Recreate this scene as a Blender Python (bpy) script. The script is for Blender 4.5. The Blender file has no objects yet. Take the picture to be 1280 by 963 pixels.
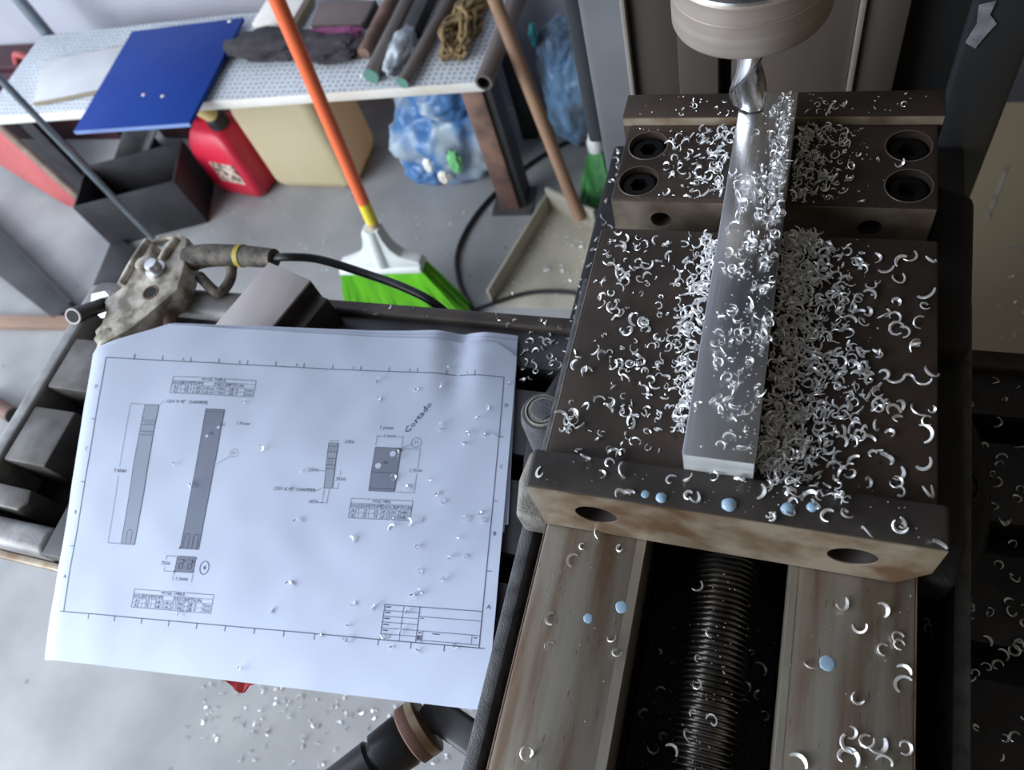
import bpy, bmesh, math, random
from mathutils import Vector, Matrix, Euler, noise
random.seed(7)
PI = math.pi
scene = bpy.context.scene
COL = scene.collection

# ------------------------------------------------------------------ camera, world, light, exposure
# all builders below work in millimetres, z = 0 on top of the vise jaws, floor 1000 mm below;
# the scene itself is in metres with the floor at z = 0
ZOFF = 1000.0
def mm(x, y=None, z=None):
    if y is None:
        x, y, z = x
    return Vector((x, y, z + ZOFF)) * 0.001

cam_data = bpy.data.cameras.new('camera')
cam = bpy.data.objects.new('camera', cam_data)
COL.objects.link(cam)
right = Vector((0.941399, 0.247326, -0.22934))
down = Vector((0.104757, -0.860709, -0.498203))
fwd = Vector((-0.320614, 0.444983, -0.83618))
cm = Matrix.Identity(4)
for i in range(3):
    cm[i][0] = right[i]
    cm[i][1] = -down[i]
    cm[i][2] = -fwd[i]
cm.translation = mm(-1.132, -142.15, 276.655)
cam.matrix_world = cm
cam_data.sensor_width = 36.0
cam_data.sensor_fit = 'HORIZONTAL'
cam_data.lens = 956.4247 / 1280 * 36.0
cam_data.clip_start = 0.01
cam_data.dof.use_dof = True
cam_data.dof.focus_distance = 0.35
cam_data.dof.aperture_fstop = 14.0
scene.camera = cam

world = bpy.data.worlds.new('world')
scene.world = world
world.use_nodes = True
wbg = world.node_tree.nodes['Background']
wbg.inputs['Color'].default_value = (0.72, 0.83, 1.0, 1)
wbg.inputs['Strength'].default_value = 1.25

# the workshop's open door: daylight from the front-left
dl = bpy.data.lights.new('door_daylight', 'AREA')
dl.shape = 'RECTANGLE'
dl.size = 2.6
dl.size_y = 2.2
dl.energy = 104
dl.color = (0.86, 0.93, 1.0)
dlo = bpy.data.objects.new('door_daylight', dl)
COL.objects.link(dlo)
dlo.location = (-2.75, -1.75, 1.85)
dlo.rotation_euler = (Vector((-0.3, 0.3, 0.9)) - dlo.location).to_track_quat('-Z', 'Y').to_euler()

scene.view_settings.view_transform = 'Standard'
scene.view_settings.look = 'None'
scene.view_settings.gamma = 1.0
scene.view_settings.use_curve_mapping = False
scene.view_settings.exposure = 0.68

# ------------------------------------------------------------------ materials
def srgb(r, g, b):
    f = lambda c: ((c / 255 + 0.055) / 1.055) ** 2.4 if c > 10 else c / 255 / 12.92
    return (f(r), f(g), f(b), 1.0)

MATS = {}
def mat(name, c1, c2=None, rough=0.5, metal=0.0, scale=40.0, stretch=(1, 1, 1), bump=0.0, bump_scale=None,
        detail=6.0, lo=0.35, hi=0.65, spots=None, spot_scale=60.0, spot_size=0.25, spec=0.5, rough2=None, trans=0.0,
        sss=0.0, spot_random=1.0, coat=0.0, aniso=0.0):
    m = bpy.data.materials.new(name)
    m.use_nodes = True
    nt = m.node_tree
    N, Lk = nt.nodes, nt.links
    bs = N['Principled BSDF']
    bs.inputs['Base Color'].default_value = c1
    bs.inputs['Roughness'].default_value = rough
    bs.inputs['Metallic'].default_value = metal
    bs.inputs['Specular IOR Level'].default_value = spec
    bs.inputs['Transmission Weight'].default_value = trans
    bs.inputs['Coat Weight'].default_value = coat
    bs.inputs['Anisotropic'].default_value = aniso
    if sss:
        bs.inputs['Subsurface Weight'].default_value = sss
        bs.inputs['Subsurface Scale'].default_value = 0.08
        bs.inputs['Subsurface Radius'].default_value = (1.0, 0.72, 0.3)
    tc = N.new('ShaderNodeTexCoord')
    mp = N.new('ShaderNodeMapping')
    mp.inputs['Scale'].default_value = stretch
    Lk.new(tc.outputs['Object'], mp.inputs['Vector'])
    col = None
    if c2 is not None:
        nz = N.new('ShaderNodeTexNoise')
        nz.inputs['Scale'].default_value = scale
        nz.inputs['Detail'].default_value = detail
        Lk.new(mp.outputs['Vector'], nz.inputs['Vector'])
        rp = N.new('ShaderNodeMapRange')
        rp.inputs['From Min'].default_value = lo
        rp.inputs['From Max'].default_value = hi
        Lk.new(nz.outputs['Fac'], rp.inputs['Value'])
        mx = N.new('ShaderNodeMix')
        mx.data_type = 'RGBA'
        mx.inputs['A'].default_value = c1
        mx.inputs['B'].default_value = c2
        Lk.new(rp.outputs['Result'], mx.inputs['Factor'])
        col = mx.outputs['Result']
        if rough2 is not None:
            rr = N.new('ShaderNodeMapRange')
            rr.inputs['To Min'].default_value = rough
            rr.inputs['To Max'].default_value = rough2
            Lk.new(rp.outputs['Result'], rr.inputs['Value'])
            Lk.new(rr.outputs['Result'], bs.inputs['Roughness'])
    if spots is not None:
        vo = N.new('ShaderNodeTexVoronoi')
        vo.inputs['Scale'].default_value = spot_scale
        vo.inputs['Randomness'].default_value = spot_random
        if spot_random < 1:
            vo.voronoi_dimensions = '2D'
        Lk.new(mp.outputs['Vector'], vo.inputs['Vector'])
        lt = N.new('ShaderNodeMath')
        lt.operation = 'LESS_THAN'
        lt.inputs[1].default_value = spot_size
        Lk.new(vo.outputs['Distance'], lt.inputs[0])
        mx2 = N.new('ShaderNodeMix')
        mx2.data_type = 'RGBA'
        mx2.inputs['A'].default_value = c1
        mx2.inputs['B'].default_value = spots
        if col is not None:
            Lk.new(col, mx2.inputs['A'])
        Lk.new(lt.outputs[0], mx2.inputs['Factor'])
        col = mx2.outputs['Result']
    if col is not None:
        Lk.new(col, bs.inputs['Base Color'])
    if bump:
        nb = N.new('ShaderNodeTexNoise')
        nb.inputs['Scale'].default_value = bump_scale or scale * 4
        nb.inputs['Detail'].default_value = 4
        Lk.new(mp.outputs['Vector'], nb.inputs['Vector'])
        bp = N.new('ShaderNodeBump')
        bp.inputs['Strength'].default_value = bump
        bp.inputs['Distance'].default_value = 0.001
        Lk.new(nb.outputs['Fac'], bp.inputs['Height'])
        Lk.new(bp.outputs['Normal'], bs.inputs['Normal'])
    MATS[name] = m
    return m

S = srgb
mat('concrete', S(164, 163, 162), S(128, 128, 129), rough=0.55, scale=5, bump=0.15, bump_scale=60, lo=0.3, hi=0.7, spots=S(112, 113, 114), spot_scale=14, spot_size=0.06)
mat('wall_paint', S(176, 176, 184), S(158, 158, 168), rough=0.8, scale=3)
mat('wall_dark', S(124, 108, 84), S(104, 92, 72), rough=0.8, scale=3)
mat('ceiling_paint', S(116, 114, 110), S(104, 102, 99), rough=0.8, scale=3)
mat('jaw_steel', S(68, 57, 50), S(50, 42, 37), rough=0.52, spec=0.3, metal=0.2, scale=28, bump=0.06, bump_scale=900, rough2=0.55, spots=S(38, 30, 27), spot_scale=110, spot_size=0.07)
mat('ground_steel', S(172, 158, 138), S(122, 96, 72), rough=0.42, metal=0.45, scale=45, bump=0.08, bump_scale=500, lo=0.4, hi=0.62)
mat('plate_top_steel', S(74, 68, 64), S(56, 50, 47), rough=0.4, metal=0.4, scale=40, bump=0.05, bump_scale=700)
mat('rail_steel', S(138, 132, 122), S(98, 80, 64), rough=0.38, metal=0.5, scale=34, stretch=(3.0, 0.28, 1), bump=0.06, bump_scale=600, lo=0.4, hi=0.66, rough2=0.55, spots=S(78, 66, 56), spot_scale=260, spot_size=0.12)
mat('cast_iron', S(92, 92, 94), S(64, 64, 66), rough=0.6, metal=0.1, scale=120, bump=0.45, bump_scale=1400)
mat('cast_dark', S(30, 29, 30), S(20, 19, 20), rough=0.6, metal=0.1, scale=60, bump=0.5, bump_scale=1500)
mat('trough_black', S(26, 26, 29), S(18, 18, 20), rough=0.5, metal=0.2, scale=60, bump=0.6, bump_scale=1500, spots=S(96, 100, 112), spot_scale=700, spot_size=0.2)
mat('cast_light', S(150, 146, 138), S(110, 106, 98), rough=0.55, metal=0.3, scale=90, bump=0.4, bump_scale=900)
mat('black_oxide', S(24, 24, 26), S(16, 16, 17), rough=0.35, metal=0.4, scale=200)
mat('hole_dark', S(14, 12, 11), rough=0.7)
mat('thread_steel', S(128, 122, 114), S(70, 65, 60), rough=0.26, metal=0.85, scale=90)
mat('aluminium', (0.80, 0.81, 0.83, 1), (0.62, 0.63, 0.66, 1), rough=0.24, metal=1.0, scale=160, stretch=(1, 0.02, 1), bump=0.10, bump_scale=420, rough2=0.34, aniso=0.4)
mat('chip_metal', (0.92, 0.92, 0.92, 1), (0.80, 0.80, 0.80, 1), rough=0.32, metal=0.62, scale=300)
mat('tool_steel', (0.72, 0.72, 0.73, 1), (0.55, 0.54, 0.53, 1), rough=0.18, metal=1.0, scale=200, rough2=0.28)
mat('chuck_steel', S(172, 160, 150), S(150, 138, 128), rough=0.4, metal=0.5, scale=20, stretch=(0.3, 0.3, 8), bump=0.03, bump_scale=200)
mat('spindle_dark', S(34, 33, 36), rough=0.4, metal=0.6)
mat('bright_rim', S(205, 203, 200), rough=0.2, metal=0.9)
mat('column_plate', S(98, 88, 80), S(82, 74, 67), rough=0.42, metal=0.3, scale=14, stretch=(1, 1, 0.2), bump=0.03, bump_scale=300)
mat('column_paint', S(100, 101, 104), S(84, 85, 88), rough=0.38, scale=9, bump=0.03, bump_scale=200, coat=0.2)
mat('column_dark', S(52, 54, 58), S(42, 43, 46), rough=0.45, scale=12)
mat('gib_bright', S(168, 160, 152), rough=0.35, metal=0.5)
mat('groove_shade', S(16, 15, 15), rough=0.8)
mat('table_iron', S(58, 56, 58), S(38, 36, 38), rough=0.45, metal=0.25, scale=40, bump=0.1, bump_scale=700)
mat('table_pad', S(114, 111, 108), S(84, 78, 72), rough=0.45, metal=0.25, scale=45, bump=0.1, bump_scale=600)
mat('table_brown', S(78, 68, 62), S(58, 50, 46), rough=0.5, metal=0.2, scale=40)
mat('table_rim', S(164, 163, 162), S(128, 126, 124), rough=0.5, metal=0.25, scale=60, bump=0.3, bump_scale=900)
mat('paper', S(217, 226, 247), S(210, 219, 241), rough=0.75, scale=14, bump=0.03, bump_scale=60, spec=0.2)
mat('ink', S(96, 100, 118), rough=0.8, spec=0.1)
mat('ink_light', S(134, 138, 152), rough=0.8, spec=0.1)
mat('ink_fill', S(140, 146, 164), rough=0.8, spec=0.1)
mat('ink_fill_pale', S(172, 179, 198), rough=0.8, spec=0.1)
mat('pen', S(52, 58, 92), rough=0.7, spec=0.1)
mat('coolant', S(148, 174, 196), rough=0.12, spec=0.5)
mat('bar_end', S(206, 208, 208), S(176, 178, 178), rough=0.6, metal=0.3, scale=200, stretch=(0.2, 1, 1), bump=0.2, bump_scale=600)
mat('face_steel', S(132, 121, 107), S(98, 84, 70), rough=0.5, metal=0.4, scale=60, bump=0.08, bump_scale=500)
mat('hole_edge', S(116, 106, 96), S(90, 82, 74), rough=0.45, metal=0.4, scale=60)
mat('way_edge', S(164, 158, 146), S(132, 124, 112), rough=0.4, metal=0.5, scale=60, stretch=(1, 0.3, 1))
mat('block_steel', S(188, 178, 176), S(166, 156, 154), rough=0.45, metal=0.2, scale=24, stretch=(1, 0.3, 1), bump=0.05, bump_scale=400)
mat('block_dark', S(80, 74, 72), S(66, 60, 58), rough=0.45, metal=0.3, scale=30)
mat('clamp_metal', S(214, 205, 190), S(132, 122, 106), rough=0.5, metal=0.35, scale=70, bump=0.5, bump_scale=320, lo=0.4, hi=0.6)
mat('clamp_grip', S(104, 94, 80), S(48, 44, 40), rough=0.65, scale=150, bump=0.6, bump_scale=500)
mat('rubber', S(26, 26, 28), S(20, 20, 22), rough=0.42, scale=60)
mat('steel_bright', S(214, 214, 214), S(188, 188, 190), rough=0.28, metal=0.85, scale=60)
mat('mustard', S(170, 150, 50), rough=0.6)
mat('yellow', S(226, 206, 60), rough=0.55)
mat('wrap', S(196, 190, 176), S(120, 116, 96), rough=0.7, scale=110, bump=0.5, bump_scale=500)
mat('red_rag', S(186, 40, 46), S(140, 26, 34), rough=0.85, scale=60, bump=0.4, bump_scale=200)
mat('grip_black', S(38, 38, 41), S(30, 30, 32), rough=0.4, scale=40, coat=0.15)
mat('bench_board', S(198, 202, 206), S(184, 188, 192), rough=0.6, scale=8, spots=S(112, 118, 126), spot_scale=75, spot_size=0.24, spot_random=0.2)
mat('bench_edge', S(232, 228, 222), S(214, 204, 190), rough=0.6, scale=10)
mat('rust_steel', S(140, 106, 92), S(92, 74, 68), rough=0.65, metal=0.2, scale=18, bump=0.2, bump_scale=200)
mat('dark_steel', S(58, 56, 58), S(40, 38, 40), rough=0.55, metal=0.2, scale=12)
mat('grey_steel', S(104, 104, 106), S(78, 76, 78), rough=0.5, metal=0.3, scale=16)
mat('blue_sheet', S(12, 50, 128), S(20, 60, 138), rough=0.42, spec=0.15, scale=4, lo=0.4, hi=0.8)
mat('sheet_edge', S(120, 142, 190), rough=0.5)
mat('cardboard', S(198, 198, 198), S(186, 186, 188), rough=0.7, scale=10)
mat('card_edge', S(130, 118, 96), rough=0.8)
mat('dark_cloth', S(62, 56, 60), S(42, 38, 42), rough=0.9, scale=30, bump=0.5, bump_scale=150)
mat('brown_plate', S(104, 92, 88), S(92, 80, 76), rough=0.6, scale=8)
mat('purple_cloth', S(140, 72, 112), S(110, 50, 84), rough=0.85, scale=20, bump=0.4, bump_scale=120)
mat('rod_steel', S(122, 112, 106), S(78, 70, 66), rough=0.5, metal=0.35, scale=14, stretch=(1, 0.2, 1))
mat('green_paint', S(84, 126, 112), rough=0.6)
mat('rope_fibre', S(150, 126, 86), S(96, 78, 50), rough=0.85, scale=40)
mat('clear_bag', S(196, 202, 206), S(120, 128, 136), rough=0.25, scale=22, bump=0.6, bump_scale=40, lo=0.4, hi=0.6)
mat('blue_bag', S(84, 132, 186), S(186, 198, 206), rough=0.32, scale=11, stretch=(1.3, 1.3, 0.55), bump=0.8, bump_scale=30, lo=0.44, hi=0.62, detail=3)
mat('blue_bag_dark', S(130, 168, 206), S(84, 92, 100), rough=0.3, stretch=(1.6, 1.6, 0.6), scale=10, bump=0.8, bump_scale=26, lo=0.42, hi=0.6, detail=3)
mat('teal', S(60, 150, 160), rough=0.5)
mat('jug_plastic', S(230, 220, 184), S(220, 208, 170), rough=0.45, scale=5)
mat('can_red', S(206, 36, 62), S(178, 28, 52), rough=0.4, scale=8)
mat('can_black', S(30, 26, 28), rough=0.5)
mat('spout_cream', S(222, 196, 136), rough=0.5)
mat('sticker', S(214, 188, 170), S(70, 56, 58), rough=0.6, scale=75, lo=0.44, hi=0.56, detail=2)
mat('red_paint', S(178, 84, 82), S(150, 66, 66), rough=0.55, scale=6)
mat('maroon', S(70, 30, 38), S(44, 20, 28), rough=0.6, scale=6)
mat('brown_edge', S(140, 120, 104), S(104, 84, 72), rough=0.7, scale=20)
mat('timber', S(150, 122, 104), S(124, 100, 88), rough=0.8, scale=16, stretch=(0.3, 1, 1))
mat('stick_wood', S(176, 140, 108), S(134, 102, 80), rough=0.65, scale=12, stretch=(1, 1, 0.15))
mat('orange', S(236, 108, 62), rough=0.4)
mat('broom_wood', S(186, 160, 130), rough=0.6)
mat('stripe_green', S(70, 110, 60), rough=0.5)
mat('white_plastic', S(214, 216, 212), S(200, 203, 200), rough=0.4, scale=8)
mat('bristle_green', S(122, 206, 40), S(96, 180, 30), rough=0.45, scale=60, stretch=(1, 1, 0.1))
mat('bristle_dark_green', S(120, 190, 124), S(96, 164, 102), rough=0.5, scale=60)
mat('pan_white', S(176, 168, 150), S(150, 144, 130), rough=0.5, scale=8)
mat('pipe_zinc', S(140, 150, 156), S(112, 122, 128), rough=0.4, metal=0.5, scale=12)
mat('floor_mark', S(150, 144, 134), S(126, 118, 104), rough=0.7, scale=40, lo=0.45, hi=0.55)
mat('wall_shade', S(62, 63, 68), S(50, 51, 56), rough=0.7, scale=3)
mat('scuff_pale', S(150, 152, 156), S(110, 112, 116), rough=0.6, scale=120)

def brown_tint(m, x0, x1, c):
    """brown tone mixed into the concrete on the machine's far side, with a ragged border"""
    nt = m.node_tree; N, Lk = nt.nodes, nt.links
    bs = N['Principled BSDF']
    src = bs.inputs['Base Color'].links[0].from_socket
    geo = N.new('ShaderNodeNewGeometry'); sep = N.new('ShaderNodeSeparateXYZ')
    Lk.new(geo.outputs['Position'], sep.inputs[0])
    nz = N.new('ShaderNodeTexNoise'); nz.inputs['Scale'].default_value = 4
    Lk.new(geo.outputs['Position'], nz.inputs['Vector'])
    ad = N.new('ShaderNodeMath'); ad.operation = 'MULTIPLY_ADD'; ad.inputs[1].default_value = 0.35
    Lk.new(nz.outputs['Fac'], ad.inputs[0]); Lk.new(sep.outputs['X'], ad.inputs[2])
    mr = N.new('ShaderNodeMapRange'); mr.inputs['From Min'].default_value = x0; mr.inputs['From Max'].default_value = x1
    Lk.new(ad.outputs[0], mr.inputs['Value'])
    mx = N.new('ShaderNodeMix'); mx.data_type = 'RGBA'; mx.inputs['B'].default_value = c
    Lk.new(mr.outputs['Result'], mx.inputs['Factor']); Lk.new(src, mx.inputs['A'])
    Lk.new(mx.outputs['Result'], bs.inputs['Base Color'])
def translucent(m, color, fac):
    """thin plastic wall that lets some light through"""
    nt = m.node_tree; N, Lk = nt.nodes, nt.links
    tr = N.new('ShaderNodeBsdfTranslucent'); tr.inputs['Color'].default_value = color
    mx = N.new('ShaderNodeMixShader'); mx.inputs[0].default_value = fac
    Lk.new(N['Principled BSDF'].outputs[0], mx.inputs[1]); Lk.new(tr.outputs[0], mx.inputs[2])
    Lk.new(mx.outputs[0], N['Material Output'].inputs['Surface'])
translucent(MATS['jug_plastic'], (0.95, 0.66, 0.34, 1), 0.4)
translucent(MATS['blue_bag'], (0.5, 0.7, 0.9, 1), 0.3)
brown_tint(MATS['concrete'], 0.0, 0.35, S(146, 132, 106))

# ------------------------------------------------------------------ mesh helpers (all coordinates in mm)
def new():
    return bmesh.new()

def box(bm, x0, x1, y0, y1, z0, z1, M=None):
    vs = [bm.verts.new(Vector(p)) for p in ((x0, y0, z0), (x1, y0, z0), (x1, y1, z0), (x0, y1, z0),
                                            (x0, y0, z1), (x1, y0, z1), (x1, y1, z1), (x0, y1, z1))]
    for f in ((0, 3, 2, 1), (4, 5, 6, 7), (0, 1, 5, 4), (1, 2, 6, 5), (2, 3, 7, 6), (3, 0, 4, 7)):
        bm.faces.new([vs[i] for i in f])
    if M is not None:
        for v in vs:
            v.co = M @ v.co
    return bm

def prism(bm, pts, z0, z1, M=None):
    n = len(pts)
    a = [bm.verts.new((p[0], p[1], z0)) for p in pts]
    b = [bm.verts.new((p[0], p[1], z1)) for p in pts]
    bm.faces.new(a[::-1])
    bm.faces.new(b)
    for i in range(n):
        j = (i + 1) % n
        bm.faces.new((a[i], a[j], b[j], b[i]))
    if M is not None:
        for v in a + b:
            v.co = M @ v.co
    bmesh.ops.recalc_face_normals(bm, faces=bm.faces[:])
    return bm

def frame(d):
    d = Vector(d).normalized()
    u = d.cross(Vector((0, 0, 1)))
    if u.length < 1e-4:
        u = Vector((1, 0, 0))
    u.normalize()
    return u, d.cross(u)

def loft(bm, rings, caps=True, closed=True):
    """rings: list of lists of Vectors"""
    vr = [[bm.verts.new(p) for p in r] for r in rings]
    n = len(vr[0])
    for a, b in zip(vr, vr[1:]):
        for i in range(n if closed else n - 1):
            j = (i + 1) % n
            bm.faces.new((a[i], a[j], b[j], b[i]))
    if caps:
        bm.faces.new(vr[0][::-1])
        bm.faces.new(vr[-1])
    bmesh.ops.recalc_face_normals(bm, faces=bm.faces[:])
    return bm

def cyl(bm, p0, p1, r0, r1=None, n=24, caps=True):
    p0, p1 = Vector(p0), Vector(p1)
    r1 = r0 if r1 is None else r1
    u, w = frame(p1 - p0)
    rings = []
    for p, r in ((p0, r0), (p1, r1)):
        rings.append([p + (u * math.cos(2 * PI * i / n) + w * math.sin(2 * PI * i / n)) * r for i in range(n)])
    return loft(bm, rings, caps)

def lathe(bm, p0, d, prof, n=32, caps=True):
    """prof: (distance along d, radius)"""
    p0, d = Vector(p0), Vector(d).normalized()
    u, w = frame(d)
    rings = [[p0 + d * h + (u * math.cos(2 * PI * i / n) + w * math.sin(2 * PI * i / n)) * max(r, 0.01) for i in range(n)] for h, r in prof]
    return loft(bm, rings, caps)

def spline(pts, k=8):
    P = [Vector(p) for p in pts]
    P = [P[0] * 2 - P[1]] + P + [P[-1] * 2 - P[-2]]
    out = []
    for i in range(1, len(P) - 2):
        for j in range(k):
            t = j / k
            a, b, c, d = P[i - 1], P[i], P[i + 1], P[i + 2]
            out.append(0.5 * ((2 * b) + (c - a) * t + (2 * a - 5 * b + 4 * c - d) * t * t + (3 * b - a - 3 * c + d) * t ** 3))
    out.append(P[-2])
    return out

def tube(bm, pts, r, n=10, k=8, smooth=True):
    P = spline(pts, k) if smooth else [Vector(p) for p in pts]
    rings = []
    u = None
    for i, p in enumerate(P):
        d = (P[min(i + 1, len(P) - 1)] - P[max(i - 1, 0)]).normalized()
        if u is None:
            u, _ = frame(d)
        u = (u - d * u.dot(d)).normalized()
        w = d.cross(u)
        rr = r(i / (len(P) - 1)) if callable(r) else r
        rings.append([p + (u * math.cos(2 * PI * j / n) + w * math.sin(2 * PI * j / n)) * rr for j in range(n)])
    return loft(bm, rings)

def bevel(bm, w, seg=2, ang=30):
    bmesh.ops.remove_doubles(bm, verts=bm.verts[:], dist=0.001)
    es = [e for e in bm.edges if len(e.link_faces) == 2 and e.calc_face_angle(0) > math.radians(ang)]
    bmesh.ops.bevel(bm, geom=es, offset=w, segments=seg, affect='EDGES', profile=0.5, clamp_overlap=True)
    return bm

def tag(o, label=None, cat=None, group=None, kind=None):
    if label: o['label'] = label
    if cat: o['category'] = cat
    if group: o['group'] = group
    if kind: o['kind'] = kind
    return o

def thing(name, base, label, cat, group=None, kind=None):
    o = bpy.data.objects.new(name, None)
    o.empty_display_size = 0.02
    COL.objects.link(o)
    o.location = mm(base)
    return tag(o, label, cat, group, kind)

WORLD = {}
def wloc(o):
    v = Vector((0, 0, 0))
    while o is not None:
        v += o.location
        o = o.parent
    return v

def obj(name, bm, m, parent=None, base=None, smooth=40, mesh=None):
    """bm holds scene mm coordinates; the object's origin goes to `base` (mm) or its parent's origin"""
    if base is None:
        o0 = wloc(parent) if parent is not None else mm(0, 0, -1000)
    else:
        o0 = mm(base)
    if mesh is None:
        mesh = bpy.data.meshes.new(name)
        for v in bm.verts:
            v.co = mm(v.co) - o0
        bm.normal_update()
        bm.to_mesh(mesh)
        bm.free()
        mesh.materials.append(MATS[m])
        if smooth:
            for p in mesh.polygons:
                p.use_smooth = True
            mesh.set_sharp_from_angle(angle=math.radians(smooth))
    o = bpy.data.objects.new(name, mesh)
    COL.objects.link(o)
    if parent is not None:
        o.parent = parent
        o.location = o0 - wloc(parent)
    else:
        o.location = o0
    return o

def cut(bm, cutters):
    """exact boolean difference, returns a new bmesh"""
    def tmp(b):
        me = bpy.data.meshes.new('tmp')
        b.to_mesh(me)
        o = bpy.data.objects.new('tmp', me)
        COL.objects.link(o)
        return o
    A = tmp(bm)
    C = []
    for c in cutters:
        o = tmp(c)
        C.append(o)
        md = A.modifiers.new('b', 'BOOLEAN')
        md.operation = 'DIFFERENCE'
        md.solver = 'EXACT'
        md.object = o
    dg = bpy.context.evaluated_depsgraph_get()
    me = bpy.data.meshes.new_from_object(A.evaluated_get(dg))
    r = bmesh.new()
    r.from_mesh(me)
    for o in [A] + C:
        d = o.data
        bpy.data.objects.remove(o)
        bpy.data.meshes.remove(d)
    bpy.data.meshes.remove(me)
    return r

def lump(bm, c, rad, sub=4, amp=0.25, freq=1.6, seed=0, flat=None, pts=None):
    """crumpled closed blob"""
    t = bmesh.new()
    bmesh.ops.create_icosphere(t, subdivisions=sub, radius=1.0)
    off = Vector((seed * 3.1, seed * 1.7, seed * 2.3))
    idx = {}
    for v in t.verts:
        n = v.co.normalized()
        k = 1 + amp * noise.noise(n * freq + off) + 0.5 * amp * noise.noise(n * freq * 2.7 + off) + 0.28 * amp * abs(noise.noise(n * freq * 6 + off))
        p = Vector((n.x * rad[0], n.y * rad[1], n.z * rad[2])) * k + Vector(c)
        if flat is not None and p.z < flat:
            p.z = flat
        idx[v.index] = bm.verts.new(p)
    for f in t.faces:
        bm.faces.new([idx[v.index] for v in f.verts])
    t.free()
    return bm

# ------------------------------------------------------------------ the setting
b = new(); box(b, -5200, 2600, -3200, 3000, -1040, -1000)
tag(obj('floor', b, 'concrete'), kind='structure')
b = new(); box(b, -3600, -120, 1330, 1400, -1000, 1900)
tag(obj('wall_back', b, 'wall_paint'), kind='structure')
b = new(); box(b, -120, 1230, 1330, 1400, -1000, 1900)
tag(obj('wall_back_shaded', b, 'wall_shade'), kind='structure')  # same back wall; the shadow on this stretch is put into its colour
b = new(); box(b, 1150, 1230, -2000, 1330, -1000, 1900)
tag(obj('wall_right', b, 'wall_dark'), kind='structure')  # unseen wall, set close and dark to shade the right side
b = new(); box(b, -900, 1230, -2080, -2000, -1000, 1900)
tag(obj('added_front_wall', b, 'wall_dark'), kind='structure')  # unseen wall, added to cut the light from the front
b = new(); box(b, -1500, 1230, -2080, 1400, 1900, 1960)
tag(obj('ceiling', b, 'ceiling_paint'), kind='structure')

# ------------------------------------------------------------------ milling machine column with head and knee
col = thing('milling_machine', (-16, 440, -1000), 'tall dark grey milling machine column with vertical way plates behind the vise', 'machine')
b = new(); box(b, -152, 120, 316, 620, -1000, 760); bevel(b, 6)
obj('column_body', b, 'column_paint', col)
b = new(); box(b, -114, -83.2, 303, 316, -700, 700); bevel(b, 0.8)
obj('way_plate', b, 'column_plate', col)
b = new(); box(b, -83, -57, 298, 316, -700, 700); bevel(b, 0.8)
obj('way_plate', b, 'column_plate', col)
b = new(); box(b, -49, 23.5, 301, 316, -700, 700); bevel(b, 0.8)
obj('way_plate', b, 'column_plate', col)
b = new(); box(b, 27.5, 51, 299, 316, -700, 700); bevel(b, 0.8)
obj('way_plate', b, 'column_plate', col)
b = new(); box(b, -117.5, -114.3, 297, 316, -700, 700); bevel(b, 0.6)
obj('gib_strip', b, 'gib_bright', col)
b = new(); box(b, 23.8, 27.2, 296, 316, -700, 700); bevel(b, 0.6)
obj('gib_strip', b, 'gib_bright', col)
b = new(); box(b, -57, -49, 312, 316, -700, 700)
obj('groove_shade_strip', b, 'groove_shade', col)  # black strip paints the shade inside the gap between plates
b = new(); box(b, 51, 84, 311, 316, -700, 700)
obj('groove_shade_strip', b, 'groove_shade', col)  # likewise, recess shade painted as a black strip
b = new(); box(b, 84, 119, 300, 316, -700, 700); bevel(b, 3)
obj('side_cover', b, 'column_dark', col)
b = new(); box(b, -166, -153, 330, 560, -170, 700); bevel(b, 3)
obj('side_cover', b, 'column_dark', col)
b = new(); prism(b, [(85, -62), (91, -66), (95, -56), (98, -50), (93, -44), (94, -36), (86, -38), (88, -50)], 0, 0.8, Matrix(((1, 0, 0, 0), (0, 0, -1, 300), (0, 1, 0, 0), (0, 0, 0, 1))))
obj('scuff', b, 'scuff_pale', col)
b = new(); box(b, -136, 104, 126, 300, -1000, -142); bevel(b, 4)
obj('knee', b, 'cast_dark', col)
# spindle head above the frame, carried by the column
b = new(); box(b, -120, 90, 120, 316, 330, 700); bevel(b, 20, 3)
obj('spindle_head', b, 'column_paint', col)
b = new(); lathe(b, (-26, 156, 91.3), (0, 0, 1), [(0, 23), (30, 23), (31, 30), (110, 30), (111, 44), (245, 44)], 40)
obj('quill', b, 'spindle_dark', col)

# collet chuck
ch = thing('collet_chuck', (-26, 156, 67), 'round brushed-steel collet chuck hanging above the far end of the bar', 'chuck')
b = new(); lathe(b, (-26, 156, 67), (0, 0, 1), [(0, 9.5), (-0.2, 12), (-0.4, 29.5), (0.8, 31.2), (2.2, 31.8), (15, 31.8), (15.3, 31.5), (15.9, 31.5), (16.2, 31.8), (22.8, 31.8), (23.6, 31.2)], 72)
obj('nut_body', b, 'chuck_steel', ch, smooth=35)
b = new(); lathe(b, (-26, 156, 90.6), (0, 0, 1), [(0, 31.2), (0.8, 30.6), (1.0, 28.0), (0.3, 26.5), (0.0, 26.3)], 72)
obj('rim', b, 'bright_rim', ch)
b = new(); lathe(b, (-26, 156, 90.5), (0, 0, 1), [(0, 26.4), (0.6, 26.2), (0.6, 22.8)], 48)
obj('collet_face', b, 'spindle_dark', ch)

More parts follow.
